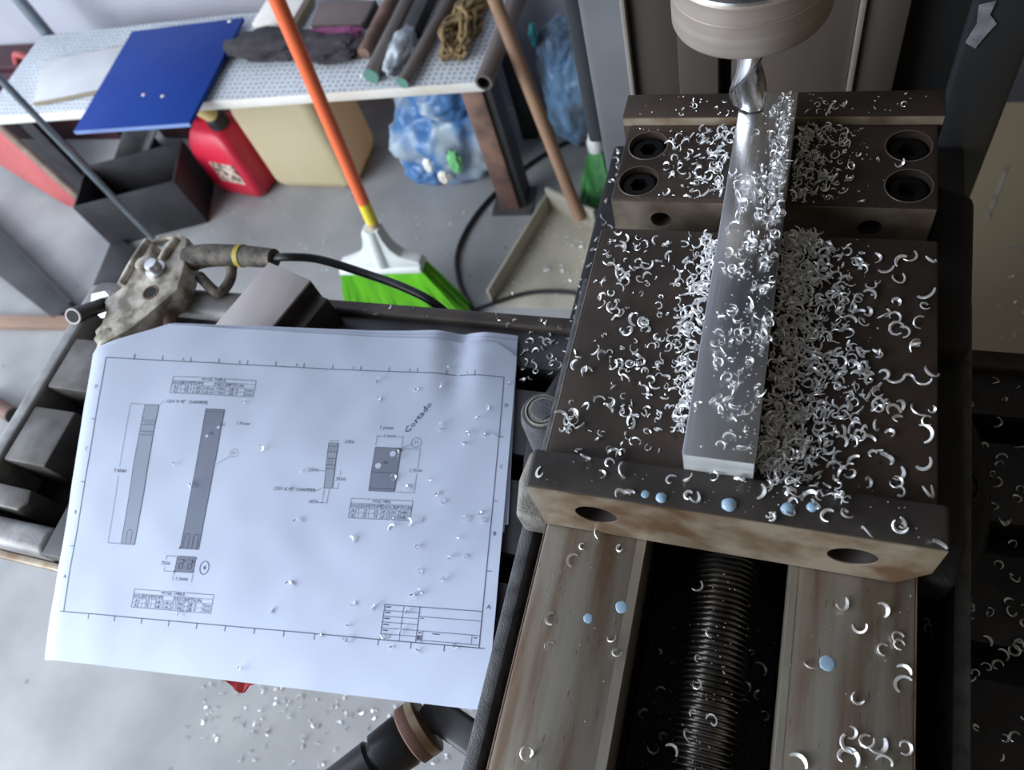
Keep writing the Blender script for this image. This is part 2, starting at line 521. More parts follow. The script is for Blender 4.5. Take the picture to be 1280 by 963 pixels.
# end mill, two helical flutes
em = thing('end_mill', (-26, 156, 19.3), 'shiny two-flute end mill held in the chuck with its tip on the bar', 'cutting tool')
b = new()
rings = []
n = 40
R0 = 8.4
for i in range(41):
    h = i / 40 * 42
    tw = h / 64 * 2 * PI + 2.65
    k = 1.0 if h < 34 else 1 - (h - 34) / 8
    ring = []
    for j in range(n):
        t = 2 * PI * j / n
        c = math.cos(2 * t)
        fl = 1 - 0.40 * k * (0.5 - 0.5 * c) ** 0.7
        # sharp leading edge
        fl -= 0.10 * k * max(0, math.sin(2 * t)) * (0.5 + 0.5 * c)
        ring.append(Vector((-26 + R0 * fl * math.cos(t + tw), 156 + R0 * fl * math.sin(t + tw), 19.4 + h + (0.5 if i == 0 and fl < .7 else 0))))
    rings.append(ring)
loft(b, rings)
obj('flutes', b, 'tool_steel', em, smooth=50)
b = new(); cyl(b, (-26, 156, 61.2), (-26, 156, 67.0), 8.0, n=40)
obj('shank', b, 'tool_steel', em)

# ------------------------------------------------------------------ milling table
tb = thing('milling_table', (0, 16, -1000), 'long dark cast-iron milling table with slots and open end pockets', 'table')
XL, XR = -440, 620
lands = ((-91, -50), (-34, 10), (26, 70), (86, 122))
for y0, y1 in lands:
    b = new(); box(b, XL, XR, y0, y1, -143, -126); bevel(b, 1.2)
    obj('table_land', b, 'table_iron', tb)
b = new()
box(b, XL, XR, -91, 122, -190, -158)
for y0, y1 in ((-91, -56), (-24, 0), (36, 60), (92, 122)):
    box(b, XL, XR, y0, y1, -158, -143)
obj('table_body', b, 'table_iron', tb)
# end pocket with pads and rim
b = new(); box(b, -522, XL, -91, 122, -190, -166)
obj('pocket_floor', b, 'cast_dark', tb)
for y0, y1 in ((26.6, 71), (-34, 10.5)):
    b = new(); box(b, -517, -477, y0, y1, -166, -126); bevel(b, 2.0, 2)
    obj('end_pad', b, 'table_pad', tb)
b = new(); prism(b, [(-517, -66), (-480, -67), (-474, -60), (-478, -51), (-517, -50)], -166, -127); bevel(b, 2)
obj('end_pad', b, 'table_pad', tb)
b = new(); box(b, -531, -518, -74, 122, -190, -124.5); bevel(b, 3, 3)
obj('end_rim', b, 'table_rim', tb)
b = new(); box(b, -524, XL - 0.5, -91.5, -72, -190, -126); bevel(b, 6, 4)
obj('front_rim', b, 'table_rim', tb)
b = new(); box(b, -524, XL + 120, 98, 124, -142, -118); bevel(b, 10, 5)
obj('back_rim', b, 'table_pad', tb)
b = new(); box(b, -319, -110, 113, 123.5, -140, -121); bevel(b, 3, 3)
obj('back_rim', b, 'table_brown', tb)
b = new(); box(b, 96, 620, 112, 123.5, -140, -120); bevel(b, 3, 3)
obj('back_rim', b, 'table_brown', tb)
b = new(); box(b, -524, 620, -97, -92, -150, -143); bevel(b, 1)
obj('front_lip', b, 'ground_steel', tb)
b = new(); box(b, -140, 112, -80, 110, -700, -190.5); bevel(b, 6)
obj('saddle', b, 'cast_dark', tb)

# ------------------------------------------------------------------ vise
vi = thing('machine_vise', (-14, 35, -126), 'heavy brown steel machine vise with chip-covered jaws on the milling table', 'vise')
b = new(); lathe(b, (-14, 35, -126), (0, 0, 1), [(0, 119), (10, 119), (13, 117), (14, 114)], 96)
obj('swivel_base', b, 'cast_dark', vi)
b = new()
box(b, -104, 76, -205, 162, -111.8, -98)
box(b, -87, -44, -205, 162, -98, -60.2)
box(b, 13.5, 57, -205, 162, -98, -60.2)
obj('bed', b, 'cast_dark', vi)
b = new(); box(b, -43.8, 13.3, -205, 110, -97.9, -91)
obj('trough_floor', b, 'trough_black', vi)
for x0, x1 in ((-87.6, -43.6), (13.0, 57.6)):
    b = new(); box(b, x0, x1, -205, 110, -60, -36.4); bevel(b, 1.1, 2)
    rl = obj('rail', b, 'rail_steel', vi)
    xa, xb = ((-47.8, -43.9) if x0 < 0 else (13.4, 16.0))
    b = new(); box(b, xa, xb, -205, 108, -36.6, -36.25)
    obj('way_edge', b, 'way_edge', rl)
    xa, xb = ((-88.3, -87.5) if x0 < 0 else (57.5, 58.2))
    b = new(); box(b, xa, xb, -205, 108, -40, -36.9); bevel(b, 0.3)
    obj('way_edge', b, 'rust_steel', rl)
# cast side walls
for pts in ([(-205, -104.5), (110, -107)], [(-205, 78.5), (110, 85)]):
    (ya, xa), (yb, xb) = pts
    s = -1 if xa < 0 else 1
    b = new()
    prism(b, [(xa, ya), (xa - s * 6.5, ya), (xb - s * 6.5, yb), (xb, yb)], -111, -60); bevel(b, 1.6, 2)
    obj('side_wall', b, 'cast_iron', vi)
# jaw bracket ends beside the movable jaw
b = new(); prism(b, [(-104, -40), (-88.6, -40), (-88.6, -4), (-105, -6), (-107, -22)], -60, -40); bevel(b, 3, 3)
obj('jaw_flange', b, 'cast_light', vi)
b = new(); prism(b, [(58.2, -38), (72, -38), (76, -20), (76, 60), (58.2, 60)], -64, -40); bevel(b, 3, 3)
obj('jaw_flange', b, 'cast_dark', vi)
b = new(); prism(b, [(-86.5, 0), (-98, 6), (-100, 60), (-86.5, 92)], -98, -66); bevel(b, 4, 3)
obj('jaw_flange', b, 'cast_dark', vi)
b = new(); prism(b, [(58.5, 62), (77, 62), (80, 150), (58.5, 160)], -110, -30); bevel(b, 5, 3)
obj('jaw_flange', b, 'cast_dark', vi)
# clamp bosses of the swivel base
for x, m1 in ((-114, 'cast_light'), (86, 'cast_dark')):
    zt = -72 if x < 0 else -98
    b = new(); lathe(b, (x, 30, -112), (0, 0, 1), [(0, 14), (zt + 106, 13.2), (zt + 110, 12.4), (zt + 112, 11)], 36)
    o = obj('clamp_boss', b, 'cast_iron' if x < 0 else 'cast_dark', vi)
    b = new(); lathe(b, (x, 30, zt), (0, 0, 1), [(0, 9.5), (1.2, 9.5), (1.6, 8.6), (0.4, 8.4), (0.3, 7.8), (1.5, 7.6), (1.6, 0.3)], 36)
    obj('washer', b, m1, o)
    b = new(); lathe(b, (x, 30, zt + 1.5), (0, 0, 1), [(0, 6.2), (1.2, 5.8), (1.4, 3)], 28)
    obj('bolt_head', b, 'cast_iron', o)
# lead screw
b = new()
prof = []
yy = -205
while yy < -26:
    h = yy + 205
    prof += [(h, 10.2), (h + 0.55, 10.2), (h + 1.1, 12.6), (h + 1.65, 12.6)]
    yy += 2.3
lathe(b, (-11.5, -205, -62), (0, 1, 0), prof, 36)
obj('lead_screw', b, 'thread_steel', vi, smooth=30)
# movable jaw
b = new(); box(b, -84.7, 57.4, -25.2, 95, -36, 0); bevel(b, 1.0, 2)
mj = obj('movable_jaw', b, 'jaw_steel', vi)
b = new(); box(b, -85.7, -84.5, -24, 94, -6, -0.5); bevel(b, 0.4)
obj('jaw_edge', b, 'hole_edge', mj)
# fixed jaw with counterbores
screws = [(-72.5, 149), (-73.2, 125), (45.5, 149.5), (45.9, 125.3)]
b = new(); box(b, -84.7, 57.4, 112.4, 163.2, -60, 0); bevel(b, 0.9, 2)
cs = []
for x, y in screws:
    c = new(); cyl(c, (x, y, -14), (x, y, 5), 9.4, n=40); cs.append(c)
for x, z in ((-61, -12.6), (32.6, -13.2)):
    c = new(); cyl(c, (x, 105, z), (x, 128, z), 4.9, n=28); cs.append(c)
b = cut(b, cs)
fj = obj('fixed_jaw', b, 'jaw_steel', vi, smooth=30)
b = new(); box(b, -84.2, 56.9, 112.0, 112.45, -58, -0.6)
cs = []
for x, z in ((-61, -12.6), (32.6, -13.2)):
    c = new(); cyl(c, (x, 105, z), (x, 128, z), 5.0, n=28); cs.append(c)
b = cut(b, cs)
obj('ground_face', b, 'face_steel', fj, smooth=30)
for x, y in screws:
    b = new(); lathe(b, (x, y, -14), (0, 0, 1), [(0, 8.2), (10.6, 8.2), (11.4, 7.4)], 32)
    c = new(); lathe(c, (x, y, -8), (0, 0, 1), [(0, 4.4), (12, 4.4)], 6)
    b = cut(b, [c])
    obj('cap_screw', b, 'black_oxide', vi, smooth=30)
    b = new(); lathe(b, (x, y, 0.02), (0, 0, 1), [(0, 10.0), (0.12, 9.9), (0.08, 9.4)], 40, caps=False)
    obj('counterbore_edge', b, 'hole_edge', vi)
# jaw plates bolted to the outside of both jaws
b = new(); box(b, -88, 59.7, 163.9, 181, -40, 4.5); bevel(b, 0.7, 2)
obj('rear_jaw_plate', b, 'jaw_steel', vi)
b = new(); box(b, -87.6, 59.3, 163.55, 163.95, -0.5, 4.0)
obj('ground_face', b, 'ground_steel', vi)
b = new(); prism(b, [(-88.5, -36), (-88.5, 5.2), (-87.3, 6.4), (58.5, 6.4), (59.7, 5.2), (59.7, -18), (50.5, -36)], 0, 15.9,
                 Matrix(((1, 0, 0, 0), (0, 0, 1, -41.6), (0, 1, 0, 0), (0, 0, 0, 1))))
bevel(b, 0.7, 2)
cs = []
for x in (-62.4, 32.6):
    c = new(); cyl(c, (x, -50, -14), (x, -32, -14), 8.4, n=40); cs.append(c)
b = cut(b, cs)
fp = obj('front_jaw_plate', b, 'plate_top_steel', vi, smooth=30)
# bright ground front face, carried by the plate, with its two bolt openings
b = new(); prism(b, [(-87.9, -35.4), (-87.9, 5.6), (59.1, 5.6), (59.1, -18.2), (50.2, -35.4)], 0, 0.5,
                 Matrix(((1, 0, 0, 0), (0, 0, 1, -42.05), (0, 1, 0, 0), (0, 0, 0, 1))))
cs = []
for x in (-62.4, 32.6):
    c = new(); cyl(c, (x, -50, -14), (x, -32, -14), 8.6, n=40); cs.append(c)
b = cut(b, cs)
obj('ground_face', b, 'ground_steel', fp, smooth=30)
for x in (-62.4, 32.6):
    b = new(); lathe(b, (x, -34.5, -14), (0, -1, 0), [(0, 7.2), (1.6, 7.2), (2.0, 6.6), (2.0, 3.4), (0.2, 3.3)], 32)
    obj('recessed_screw', b, 'hole_dark', fp)

# ------------------------------------------------------------------ aluminium bar
b = new(); box(b, -29.4, -4.0, -25.5, 163.4, 0.05, 19.05); bevel(b, 0.35, 2)
ab = thing('aluminium_bar', (-16.7, 69, 0.05), 'long bright aluminium bar lying across both vise jaws under the end mill', 'metal bar')
obj('bar_body', b, 'aluminium', ab)
b = new(); box(b, -29.1, -4.3, -25.58, -25.45, 0.4, 18.7)
obj('sawn_end', b, 'bar_end', ab)

# ------------------------------------------------------------------ engineering drawing and the sheets beneath it
PBL, PBR = Vector((-396, -121, -123.3)), Vector((-131, -87, -123.3))
PTL, PTR = Vector((-403, 26, -64)), Vector((-160, 74, -123.3))
def paper_pt(u, v, lift=0.0):
    s, t = u / 262.0, v / 163.0
    p = (1 - t) * ((1 - s) * PBL + s * PBR) + t * ((1 - s) * PTL + s * PTR)
    w = 1.8 * (0.5 + 0.5 * noise.noise(Vector((u * 0.022, v * 0.022, 3.0)))) + 0.75 * (0.5 + 0.5 * noise.noise(Vector((u * 0.05, v * 0.05, 9.0))))
    # crease near the upper right, sheet bulging on both sides of it
    if v > 130:
        k = (v - 130) / 58.0
        w += k * 4.6 * min(1.0, abs(u - 231) / 15.0) * math.exp(-((u - 229) / 36.0) ** 2)
    if v < 0:
        w += -2.6 * (v / 30.0) ** 2 * (0.4 + 0.6 * (1 - s)) 
    if u < 0:
        w += -0.02 * u * u
    return Vector((p.x, p.y, p.z + w + lift))

def sheet(name, label, du, dv, rot, lift, cut_tl, cut_tr, umin=-11, umax=269, vmin=-29.5, vmax=187.5, thick=0.25, nu=64, nv=50):
    b = new()
    cr, sr = math.cos(rot), math.sin(rot)
    top, bot = [], []
    for j in range(nv + 1):
        v = vmin + (vmax - vmin) * j / nv
        u0, u1 = umin, umax
        if cut_tl and v > cut_tl[1]:
            u0 = umin + (cut_tl[0] - umin) * (v - cut_tl[1]) / (vmax - cut_tl[1])
        if cut_tr and v > cut_tr[1]:
            u1 = umax + (cut_tr[0] - umax) * (v - cut_tr[1]) / (vmax - cut_tr[1])
        # flare of the lower corner
        if v < 20:
            u0 -= 5.0 * ((20 - v) / 50.0) ** 2
        ra, rb = [], []
        for i in range(nu + 1):
            u = u0 + (u1 - u0) * i / nu
            uu = 130 + (u - 130) * cr - (v - 80) * sr + du
            vv = 80 + (u - 130) * sr + (v - 80) * cr + dv
            ra.append(b.verts.new(paper_pt(uu, vv, lift)))
            rb.append(b.verts.new(paper_pt(uu, vv, lift - thick)))
        top.append(ra); bot.append(rb)
    for j in range(nv):
        for i in range(nu):
            b.faces.new((top[j][i], top[j][i + 1], top[j + 1][i + 1], top[j + 1][i]))
            b.faces.new((bot[j][i], bot[j + 1][i], bot[j + 1][i + 1], bot[j][i + 1]))
    edge = [(j, 0) for j in range(nv, 0, -1)] + [(0, i) for i in range(nu)] + [(j, nu) for j in range(nv)] + [(nv, i) for i in range(nu, 0, -1)]
    for k in range(len(edge)):
        a, c = edge[k], edge[(k + 1) % len(edge)]
        b.faces.new((top[a[0]][a[1]], bot[a[0]][a[1]], bot[c[0]][c[1]], top[c[0]][c[1]]))
    bmesh.ops.recalc_face_normals(b, faces=b.faces[:])
    o = thing(name, (-270, -20, -123), label, 'paper', 'drawing sheets on the milling table')
    obj('sheet', b, 'paper', o, smooth=60)
    return o

sheet('drawing_sheet', 'lowest white sheet, only its far edge showing behind the drawing', 2.0, 4.6, 0.028, -1.9, (40, 160), None, vmin=60)
sheet('drawing_sheet', 'middle white sheet peeking out between the drawing and the sheet below', 0.5, 2.2, 0.012, -1.0, (38, 164), None, vmin=60)
dr = sheet('drawing_sheet', 'top white sheet printed with grey bars, hole tables and a border', 0, 0, 0, 0, (37, 169), (255, 180))

class Print:
    """flat print laid on the sheet: quads and glyphs in sheet millimetres"""
    def __init__(self):
        self.b = new()
    def quad(self, c, lift=0.12):
        """c: 4 uv corners, subdivided so that it follows the sheet"""
        (a, d, e, f) = [Vector(p) for p in c]
        nu = max(1, int(max((d - a).length, (e - f).length) / 5))
        nv = max(1, int(max((f - a).length, (e - d).length) / 5))
        g = []
        for j in range(nv + 1):
            t = j / nv
            g.append([self.b.verts.new(paper_pt(*((1 - t) * ((1 - s) * a + s * d) + t * ((1 - s) * f + s * e)), lift)) for s in [i / nu for i in range(nu + 1)]])
        for j in range(nv):
            for i in range(nu):
                self.b.faces.new((g[j][i], g[j][i + 1], g[j + 1][i + 1], g[j + 1][i]))
    def line(self, p, q, w=0.3, lift=0.16):
        w *= 0.85
        p, q = Vector(p), Vector(q)
        d = (q - p)
        if d.length < 1e-6:
            return
        d.normalize()
        nrm = Vector((-d.y, d.x)) * w * 0.5
        self.quad((p - nrm, q - nrm, q + nrm, p + nrm), lift)
    def rect(self, u0, v0, u1, v1, w=0.3):
        for p, q in (((u0, v0), (u1, v0)), ((u1, v0), (u1, v1)), ((u1, v1), (u0, v1)), ((u0, v1), (u0, v0))):
            self.line(p, q, w)
    def circle(self, u, v, r, w=0.3, n=20, rv=None, lift=0.16):
        rv = rv or r
        P = [(u + r * math.cos(2 * PI * i / n), v + rv * math.sin(2 * PI * i / n)) for i in range(n)]
        for i in range(n):
            self.line(P[i], P[(i + 1) % n], w, lift)
    def poly(self, pts, w=0.4):
        for p, q in zip(pts, pts[1:]):
            self.line(p, q, w)
    def disc(self, u, v, r, lift=0.2, n=14):
        c = self.b.verts.new(paper_pt(u, v, lift))
        P = [self.b.verts.new(paper_pt(u + r * math.cos(2 * PI * i / n), v + r * math.sin(2 * PI * i / n), lift)) for i in range(n)]
        for i in range(n):
            self.b.faces.new((c, P[i], P[(i + 1) % n]))
    def text(self, s, u, v, h, rot=0.0, width=None, shear=0.0, align='LEFT', bold=0.0):
        cu = bpy.data.curves.new('t', 'FONT')
        cu.body = s
        cu.size = h / 0.7
        cu.resolution_u = 1
        cu.offset = bold
        o = bpy.data.objects.new('t', cu)
        COL.objects.link(o)
        dg = bpy.context.evaluated_depsgraph_get()
        me = bpy.data.meshes.new_from_object(o.evaluated_get(dg))
        xs = [q.co.x for q in me.vertices] or [0, 1]
        x0, x1 = min(xs), max(xs)
        k = (width / (x1 - x0)) if width else 1.0
        wd = (x1 - x0) * k
        off = {'LEFT': 0, 'CENTER': -wd / 2, 'RIGHT': -wd}[align]
        c, sn = math.cos(rot), math.sin(rot)
        vs = []
        for q in me.vertices:
            x = (q.co.x - x0) * k + off + shear * q.co.y
            y = q.co.y
            vs.append(self.b.verts.new(paper_pt(u + x * c - y * sn, v + x * sn + y * c, 0.2)))
        for p in me.polygons:
            try:
                self.b.faces.new([vs[i] for i in p.vertices])
            except ValueError:
                pass
        bpy.data.objects.remove(o)
        bpy.data.curves.remove(cu)
        bpy.data.meshes.remove(me)
    def done(self, name, m):
        for f in self.b.faces:
            f.normal_update()
            if f.normal.z < 0:
                f.normal_flip()
        return obj(name, self.b, m, dr, smooth=0)

def fills(name, m, quads):
    for q in quads:
        f = Print(); f.quad(q); f.done(name, m)
fills('grey_fill', 'ink_fill', (((73, 43.2), (85.2, 43.2), (84.8, 132), (72.6, 132)), ((72.3, 29), (85, 29), (84.8, 38.3), (72.4, 38.3)), ((186.2, 84.3), (202, 84.3), (202.4, 112), (186, 112))))
fills('pale_fill', 'ink_fill_pale', (((32.2, 43.9), (41.6, 43.9), (40.8, 133.2), (31.2, 133.2)), ((158, 84.8), (163.2, 84.8), (162.2, 113.4), (156.2, 113.4))))
for u, v, r in ((83.0, 120.2, 1.0), (76.5, 114.3, 1.0), (197.6, 108.1, 1.9), (189.8, 100, 1.9)):
    wh = Print(); wh.disc(u, v, r); wh.done('white_hole', 'paper')

K = Print()
# border frame with zone ticks
K.rect(0, 0, 262, 163, 0.5)
for i in range(1, 14):
    u = 262 * i / 14
    K.line((u, 163), (u, 166.2), 0.45)
    K.line((u, 0), (u, -3.2), 0.45)
    if i % 2:
        K.text(str(8 - (i + 1) // 2 + 0), u - 5 if u > 20 else u, 163.7, 1.9, align='CENTER')
for i, c in enumerate('ABCD'):
    v = 163 * (i + 0.5) / 4
    K.text(c, -4.2, v, 2.4)
    K.text(c, 264, v, 2.4)
    K.line((0, 163 * i / 4), (-3, 163 * i / 4), 0.45)
    K.line((262, 163 * i / 4), (265, 163 * i / 4), 0.45)
# first bar, side view
for p, q in (((32.2, 43.9), (41.6, 43.9)), ((41.6, 43.9), (40.8, 133.2)), ((40.8, 133.2), (31.2, 133.2)), ((31.2, 133.2), (32.2, 43.9))):
    K.line(p, q, 0.35)
for v in (122.7, 120.1, 115.6, 113.2):
    K.line((31.7, v), (41, v), 0.4)
K.line((34, 121.3), (41, 121.3), 0.25); K.line((34.5, 114.6), (41, 114.6), 0.25)
K.line((30.6, 124.4), (32.4, 124.4), 0.4)
K.poly([(35.4, 44.2), (35.1, 52), (36.0, 53), (37.6, 53), (38.4, 52), (38.6, 44.2)], 0.4)
# second bar, front view
for p, q in (((73, 43.2), (85.2, 43.2)), ((85.2, 43.2), (84.8, 132)), ((84.8, 132), (72.6, 132)), ((72.6, 132), (73, 43.2))):
    K.line(p, q, 0.35)
K.line((72.6, 130.2), (84.8, 130.2), 0.3)
for u in (74.6, 80.6):
    K.poly([(u, 43.4), (u - 0.1, 51.5), (u + 0.5, 52.3), (u + 2.6, 52.3), (u + 3.2, 51.5), (u + 3.3, 43.4)], 0.45)
K.text('A1', 84.2, 121.4, 1.9); K.text('A2', 77.8, 115.4, 1.9)
K.disc(73.0, 43.6, 0.7)
# end view
K.rect(72.3, 29, 84.9, 38.4, 0.35)
for u in (74.6, 80.6):
    K.rect(u, 31.2, u + 2.4, 34.2, 0.5)
    K.line((u + 2.4, 31.5), (u + 2.4, 37), 0.45)
    K.line((u - 1, 36.6), (u + 3, 36.6), 0.4)
K.disc(72.4, 29, 0.7)
K.text('A1', 76.6, 35.0, 1.6); K.text('A2', 82.2, 35.0, 1.6)
# dimensions
K.text('.7500', 61.6, 32.6, 2.2)
K.line((65, 38.3), (71.6, 38.3), 0.25); K.line((65, 29), (71.6, 29), 0.25); K.line((65.2, 35.6), (65.2, 38.3), 0.25); K.line((65.2, 29), (65.2, 31.8), 0.25)
K.text('1.0000', 74.4, 23.8, 2.2)
K.line((72.3, 28.2), (72.3, 23.4), 0.25); K.line((84.9, 28.2), (84.9, 23.4), 0.25)
K.text('7.4580', 19.2, 88.3, 2.2)
K.text('.1250 X 45\u00b0 CHAMFER', 44.8, 134.9, 2.1, width=28.5)
K.line((41.2, 133.4), (44.0, 136.2), 0.25)
K.text('2 Piezas', 94.4, 122.8, 2.0, shear=0.15, width=8.5)
K.text('11', 95.2, 103.5, 1.8)
# small part
for p, q in (((158, 84.8), (163.2, 84.8)), ((163.2, 84.8), (162.2, 113.4)), ((162.2, 113.4), (156.2, 113.4)), ((156.2, 113.4), (158, 84.8))):
    K.line(p, q, 0.35)
for v in (111.4, 107.6, 103.4, 99.2, 97.0):
    K.line((156.4 + (113 - v) * 0.06, v), (162.4 + (113 - v) * 0.03, v), 0.4)
for u in (158.4, 160.4):
    K.line((u, 107.6), (u, 111.4), 0.25)
    K.line((u, 99.2), (u, 103.4), 0.25)
K.line((156.2, 115), (162.4, 115), 0.3)
K.text('.3750', 165.6, 113.6, 2.1)
K.text('.2500', 146.0, 94.6, 2.2); K.line((152.8, 95.4), (157.8, 95.4), 0.25)
K.text('.7500', 164.0, 89.6, 2.2); K.line((166.8, 96), (166.8, 93), 0.25); K.line((166.8, 88.4), (166.8, 84.9), 0.25); K.line((163.6, 84.9), (167.6, 84.9), 0.25)
K.text('.1250 X 45\u00b0 CHAMFER', 126.0, 82.0, 2.1, width=27)
K.line((153.4, 82.8), (157.4, 84.8), 0.25)
K.text('.3550', 149.4, 75.0, 2.1); K.line((155.2, 75.6), (160.8, 75.6), 0.25); K.line((158.4, 84), (158.4, 75), 0.25); K.line((161.4, 84), (161.4, 75), 0.25)
# plate
for p, q in (((186.2, 84.3), (202, 84.3)), ((202, 84.3), (202.4, 112)), ((202.4, 112), (186, 112)), ((186, 112), (186.2, 84.3))):
    K.line(p, q, 0.3)
K.line((186, 96), (202.2, 96), 0.45); K.line((186.2, 86), (202.2, 86), 0.5)
K.circle(197.6, 108.1, 1.9, 0.25); K.circle(189.8, 100, 1.9, 0.25)
K.text('A2', 192.4, 101.6, 2.0); K.text('A1', 200.2, 110.0, 2.0)
K.text('1.0000', 190.4, 118.6, 2.1); K.line((186, 119.3), (190, 119.3), 0.25); K.line((198.4, 119.3), (202.6, 119.3), 0.25)
K.line((186, 113), (186, 120), 0.25); K.line((202.5, 113), (202.5, 120), 0.25)
K.text('1 pieza', 187.0, 124.2, 2.2, shear=0.2)
K.circle(211.2, 116.2, 3.1, 0.3); K.text('11', 211.2, 115.4, 2.0, align='CENTER')
K.line((202.6, 112.2), (208.4, 115.0), 0.25)
K.line((204, 112), (214.6, 112), 0.25); K.line((203.6, 84.3), (214.6, 84.3), 0.25); K.line((214.2, 112), (214.2, 99.6), 0.25); K.line((214.2, 96.6), (214.2, 84.3), 0.25)
K.text('1.7500', 209.6, 97.2, 2.1)

def hole_table(u0, v0, u1, v1, cols, rows, heads):
    h = v1 - v0
    K.line((u0, v0), (u1, v0), 0.3); K.line((u0, v0), (u0, v1), 0.3); K.line((u1, v0), (u1, v1), 0.3)
    w = u1 - u0
    K.line((u0, v1), (u0 + w * 0.34, v1), 0.3); K.line((u0 + w * 0.66, v1), (u1, v1), 0.3)
    K.text('HOLE TABLE', u0 + w * 0.5, v1 - h * 0.17, h * 0.2, align='CENTER', width=w * 0.29)
    y1 = v1 - h * 0.22
    for k in (0.25, 0.5):
        K.line((u0, v0 + h * k), (u1, v0 + h * k), 0.18)
    K.line((u0, v0 + h * 0.76), (u1, v0 + h * 0.76), 0.18)
    for c in cols:
        K.line((u0 + w * c, v0), (u0 + w * c, v0 + h * 0.76), 0.22)
    for (t, a, z) in heads:
        K.text(t, u0 + w * a, v0 + h * 0.54, h * 0.19, width=w * (z - a))
    for r, row in enumerate(rows):
        for t, a, z in row:
            K.text(t, u0 + w * a, v0 + h * (0.29 - 0.25 * r), h * 0.17, width=w * (z - a))

hd = (('HOLE', .01, .12), ('XDIM', .125, .24), ('YDIM', .25, .37), ('DESCRIPTION', .52, .86))
def rows(y1, y2, dep):
    return [[('A1', .03, .09), ('.25', .15, .22), (y1, .27, .36), ('1/4-20 UNC -2B', .40, .76), ('\u25bd', .78, .81) if 0 else ('V', .78, .81), (dep, .87, .985)],
            [('A2', .03, .09), ('.75', .15, .22), (y2, .27, .36), ('1/4-20 UNC -2B', .40, .76), ('V', .78, .81), (dep, .87, .985)]]
hole_table(46.8, 141.4, 101.6, 152.6, (.125, .245, .38), rows('6.83', '6.43', '.5000'), hd)
hole_table(47.2, 6.2, 101.2, 17.0, (.125, .245, .38), rows('.38', '.38', '.7500'), hd)
hole_table(176.3, 67.2, 214.2, 79.2, (.15, .32, .51),
           [[('A1', .03, .11), ('-.25', .19, .29), ('-.25', .36, .47), ('\u00d8.2500 THRU', .53, .98)],
            [('A2', .03, .11), ('-.75', .19, .29), ('-.75', .36, .47), ('\u00d8.2500 THRU', .53, .98)]],
           (('HOLE', .01, .14), ('XDIM', .16, .31), ('YDIM', .33, .50), ('DESCRIPTION', .52, .99)))
# title block
K.rect(206.6, 0, 262, 18.8, 0.4)
K.line((227, 0), (227, 18.8), 0.4); K.line((217.6, 0), (217.6, 18.8), 0.3)
for i in range(1, 6):
    K.line((206.6, 18.8 * i / 6), (227, 18.8 * i / 6), 0.28)
for v in (16.6, 13.6, 10.4, 7.2, 4.1):
    K.line((207.4, v + 1.0), (210.4, v + 1.0), 0.7)
K.line((227, 13.7), (262, 13.7), 0.3); K.line((227, 6.2), (262, 6.2), 0.3); K.line((230.4, 0), (230.4, 6.2), 0.3); K.line((257.6, 1.2), (257.6, 6.2), 0.3)
K.line((227, 1.4), (262, 1.4), 0.3)
K.line((227.8, 5.2), (229.6, 5.2), 0.6); K.line((236, 5.2), (240, 5.2), 0.6); K.line((258.6, 4.9), (260.4, 4.9), 0.6); K.line((228, 12.9), (230, 12.9), 0.5)
for u in range(4):
    K.line((228.0 + u * 0.6, 1.6), (228.0 + u * 0.6, 4.0), 0.3)
K.text('B', 227.6, 1.8, 2.0)
K.done('print', 'ink')

Lt = Print()
Lt.line((21.4, 133.6), (30.6, 133.3), 0.3); Lt.line((23.2, 44), (31.6, 44), 0.35); Lt.line((21.6, 133), (22.4, 92), 0.25); Lt.line((22.6, 86), (23.2, 44.4), 0.25)
Lt.circle(96.4, 104.2, 2.6, 0.25)
Lt.line((94, 102), (85.4, 96), 0.25)
Lt.done('faint_print', 'ink_light')

W = Print()
# handwriting
W.text('Cortado', 204.6, 121.6, 3.6, rot=math.radians(56), shear=0.12, width=24)
W.circle(91.6, 32.4, 2.9, 0.4, rv=4.0)
W.text('4', 91.6, 31.2, 2.6, align='CENTER')
W.done('handwriting', 'pen')

# ------------------------------------------------------------------ things on the table
# stepped steel block, turned a little on the table
M = Matrix.Translation((-323, 122.5, 0)) @ Matrix.Rotation(math.radians(-18), 4, 'Z')
bl = thing('steel_block', (-325, 110, -126), 'grey stepped steel block standing on the table behind the drawing', 'metal block')
b = new(); box(b, -21, 21, -60, 0, -125.9, -90, M); bevel(b, 0.8)
obj('block_body', b, 'block_steel', bl)
b = new(); box(b, 21.2, 33, -56, -3, -125.9, -101, M); bevel(b, 0.8)
obj('step', b, 'block_dark', bl)
b = new(); box(b, 21.05, 21.6, -59, -1, -125, -91.5, M)
obj('side_face', b, 'block_dark', bl)

# worn cast clamp tool with handle and tube
ct = thing('clamp_tool', (-450, 105, -126), 'worn cast-metal clamp tool with a bolt and a dark handle beside the block', 'tool')
poly = [(-459.6, 52.4), (-469.3, 73.8), (-471.1, 81.5), (-479.1, 91.7), (-470.2, 103.6), (-472, 151.6), (-465.6, 149.6), (-459, 133), (-446.5, 130.1), (-449, 148.2),
        (-446.2, 159.4), (-434.6, 154.6), (-423.9, 128.3), (-418.4, 106.3), (-423.9, 96.4), (-439.2, 71.0)]
b = new(); prism(b, poly, -120, -100); bevel(b, 2.2, 2)
obj('cast_body', b, 'clamp_metal', ct)
b = new(); tube(b, [(-468, 150, -104), (-458, 156, -104), (-446, 156, -105)], 2.6, 10)
obj('bridge', b, 'clamp_metal', ct)
b = new(); tube(b, [(-470.5, 106, -100), (-471, 130, -99.5), (-470, 149, -100)], 3.2, 10)
obj('raised_edge', b, 'clamp_metal', ct)
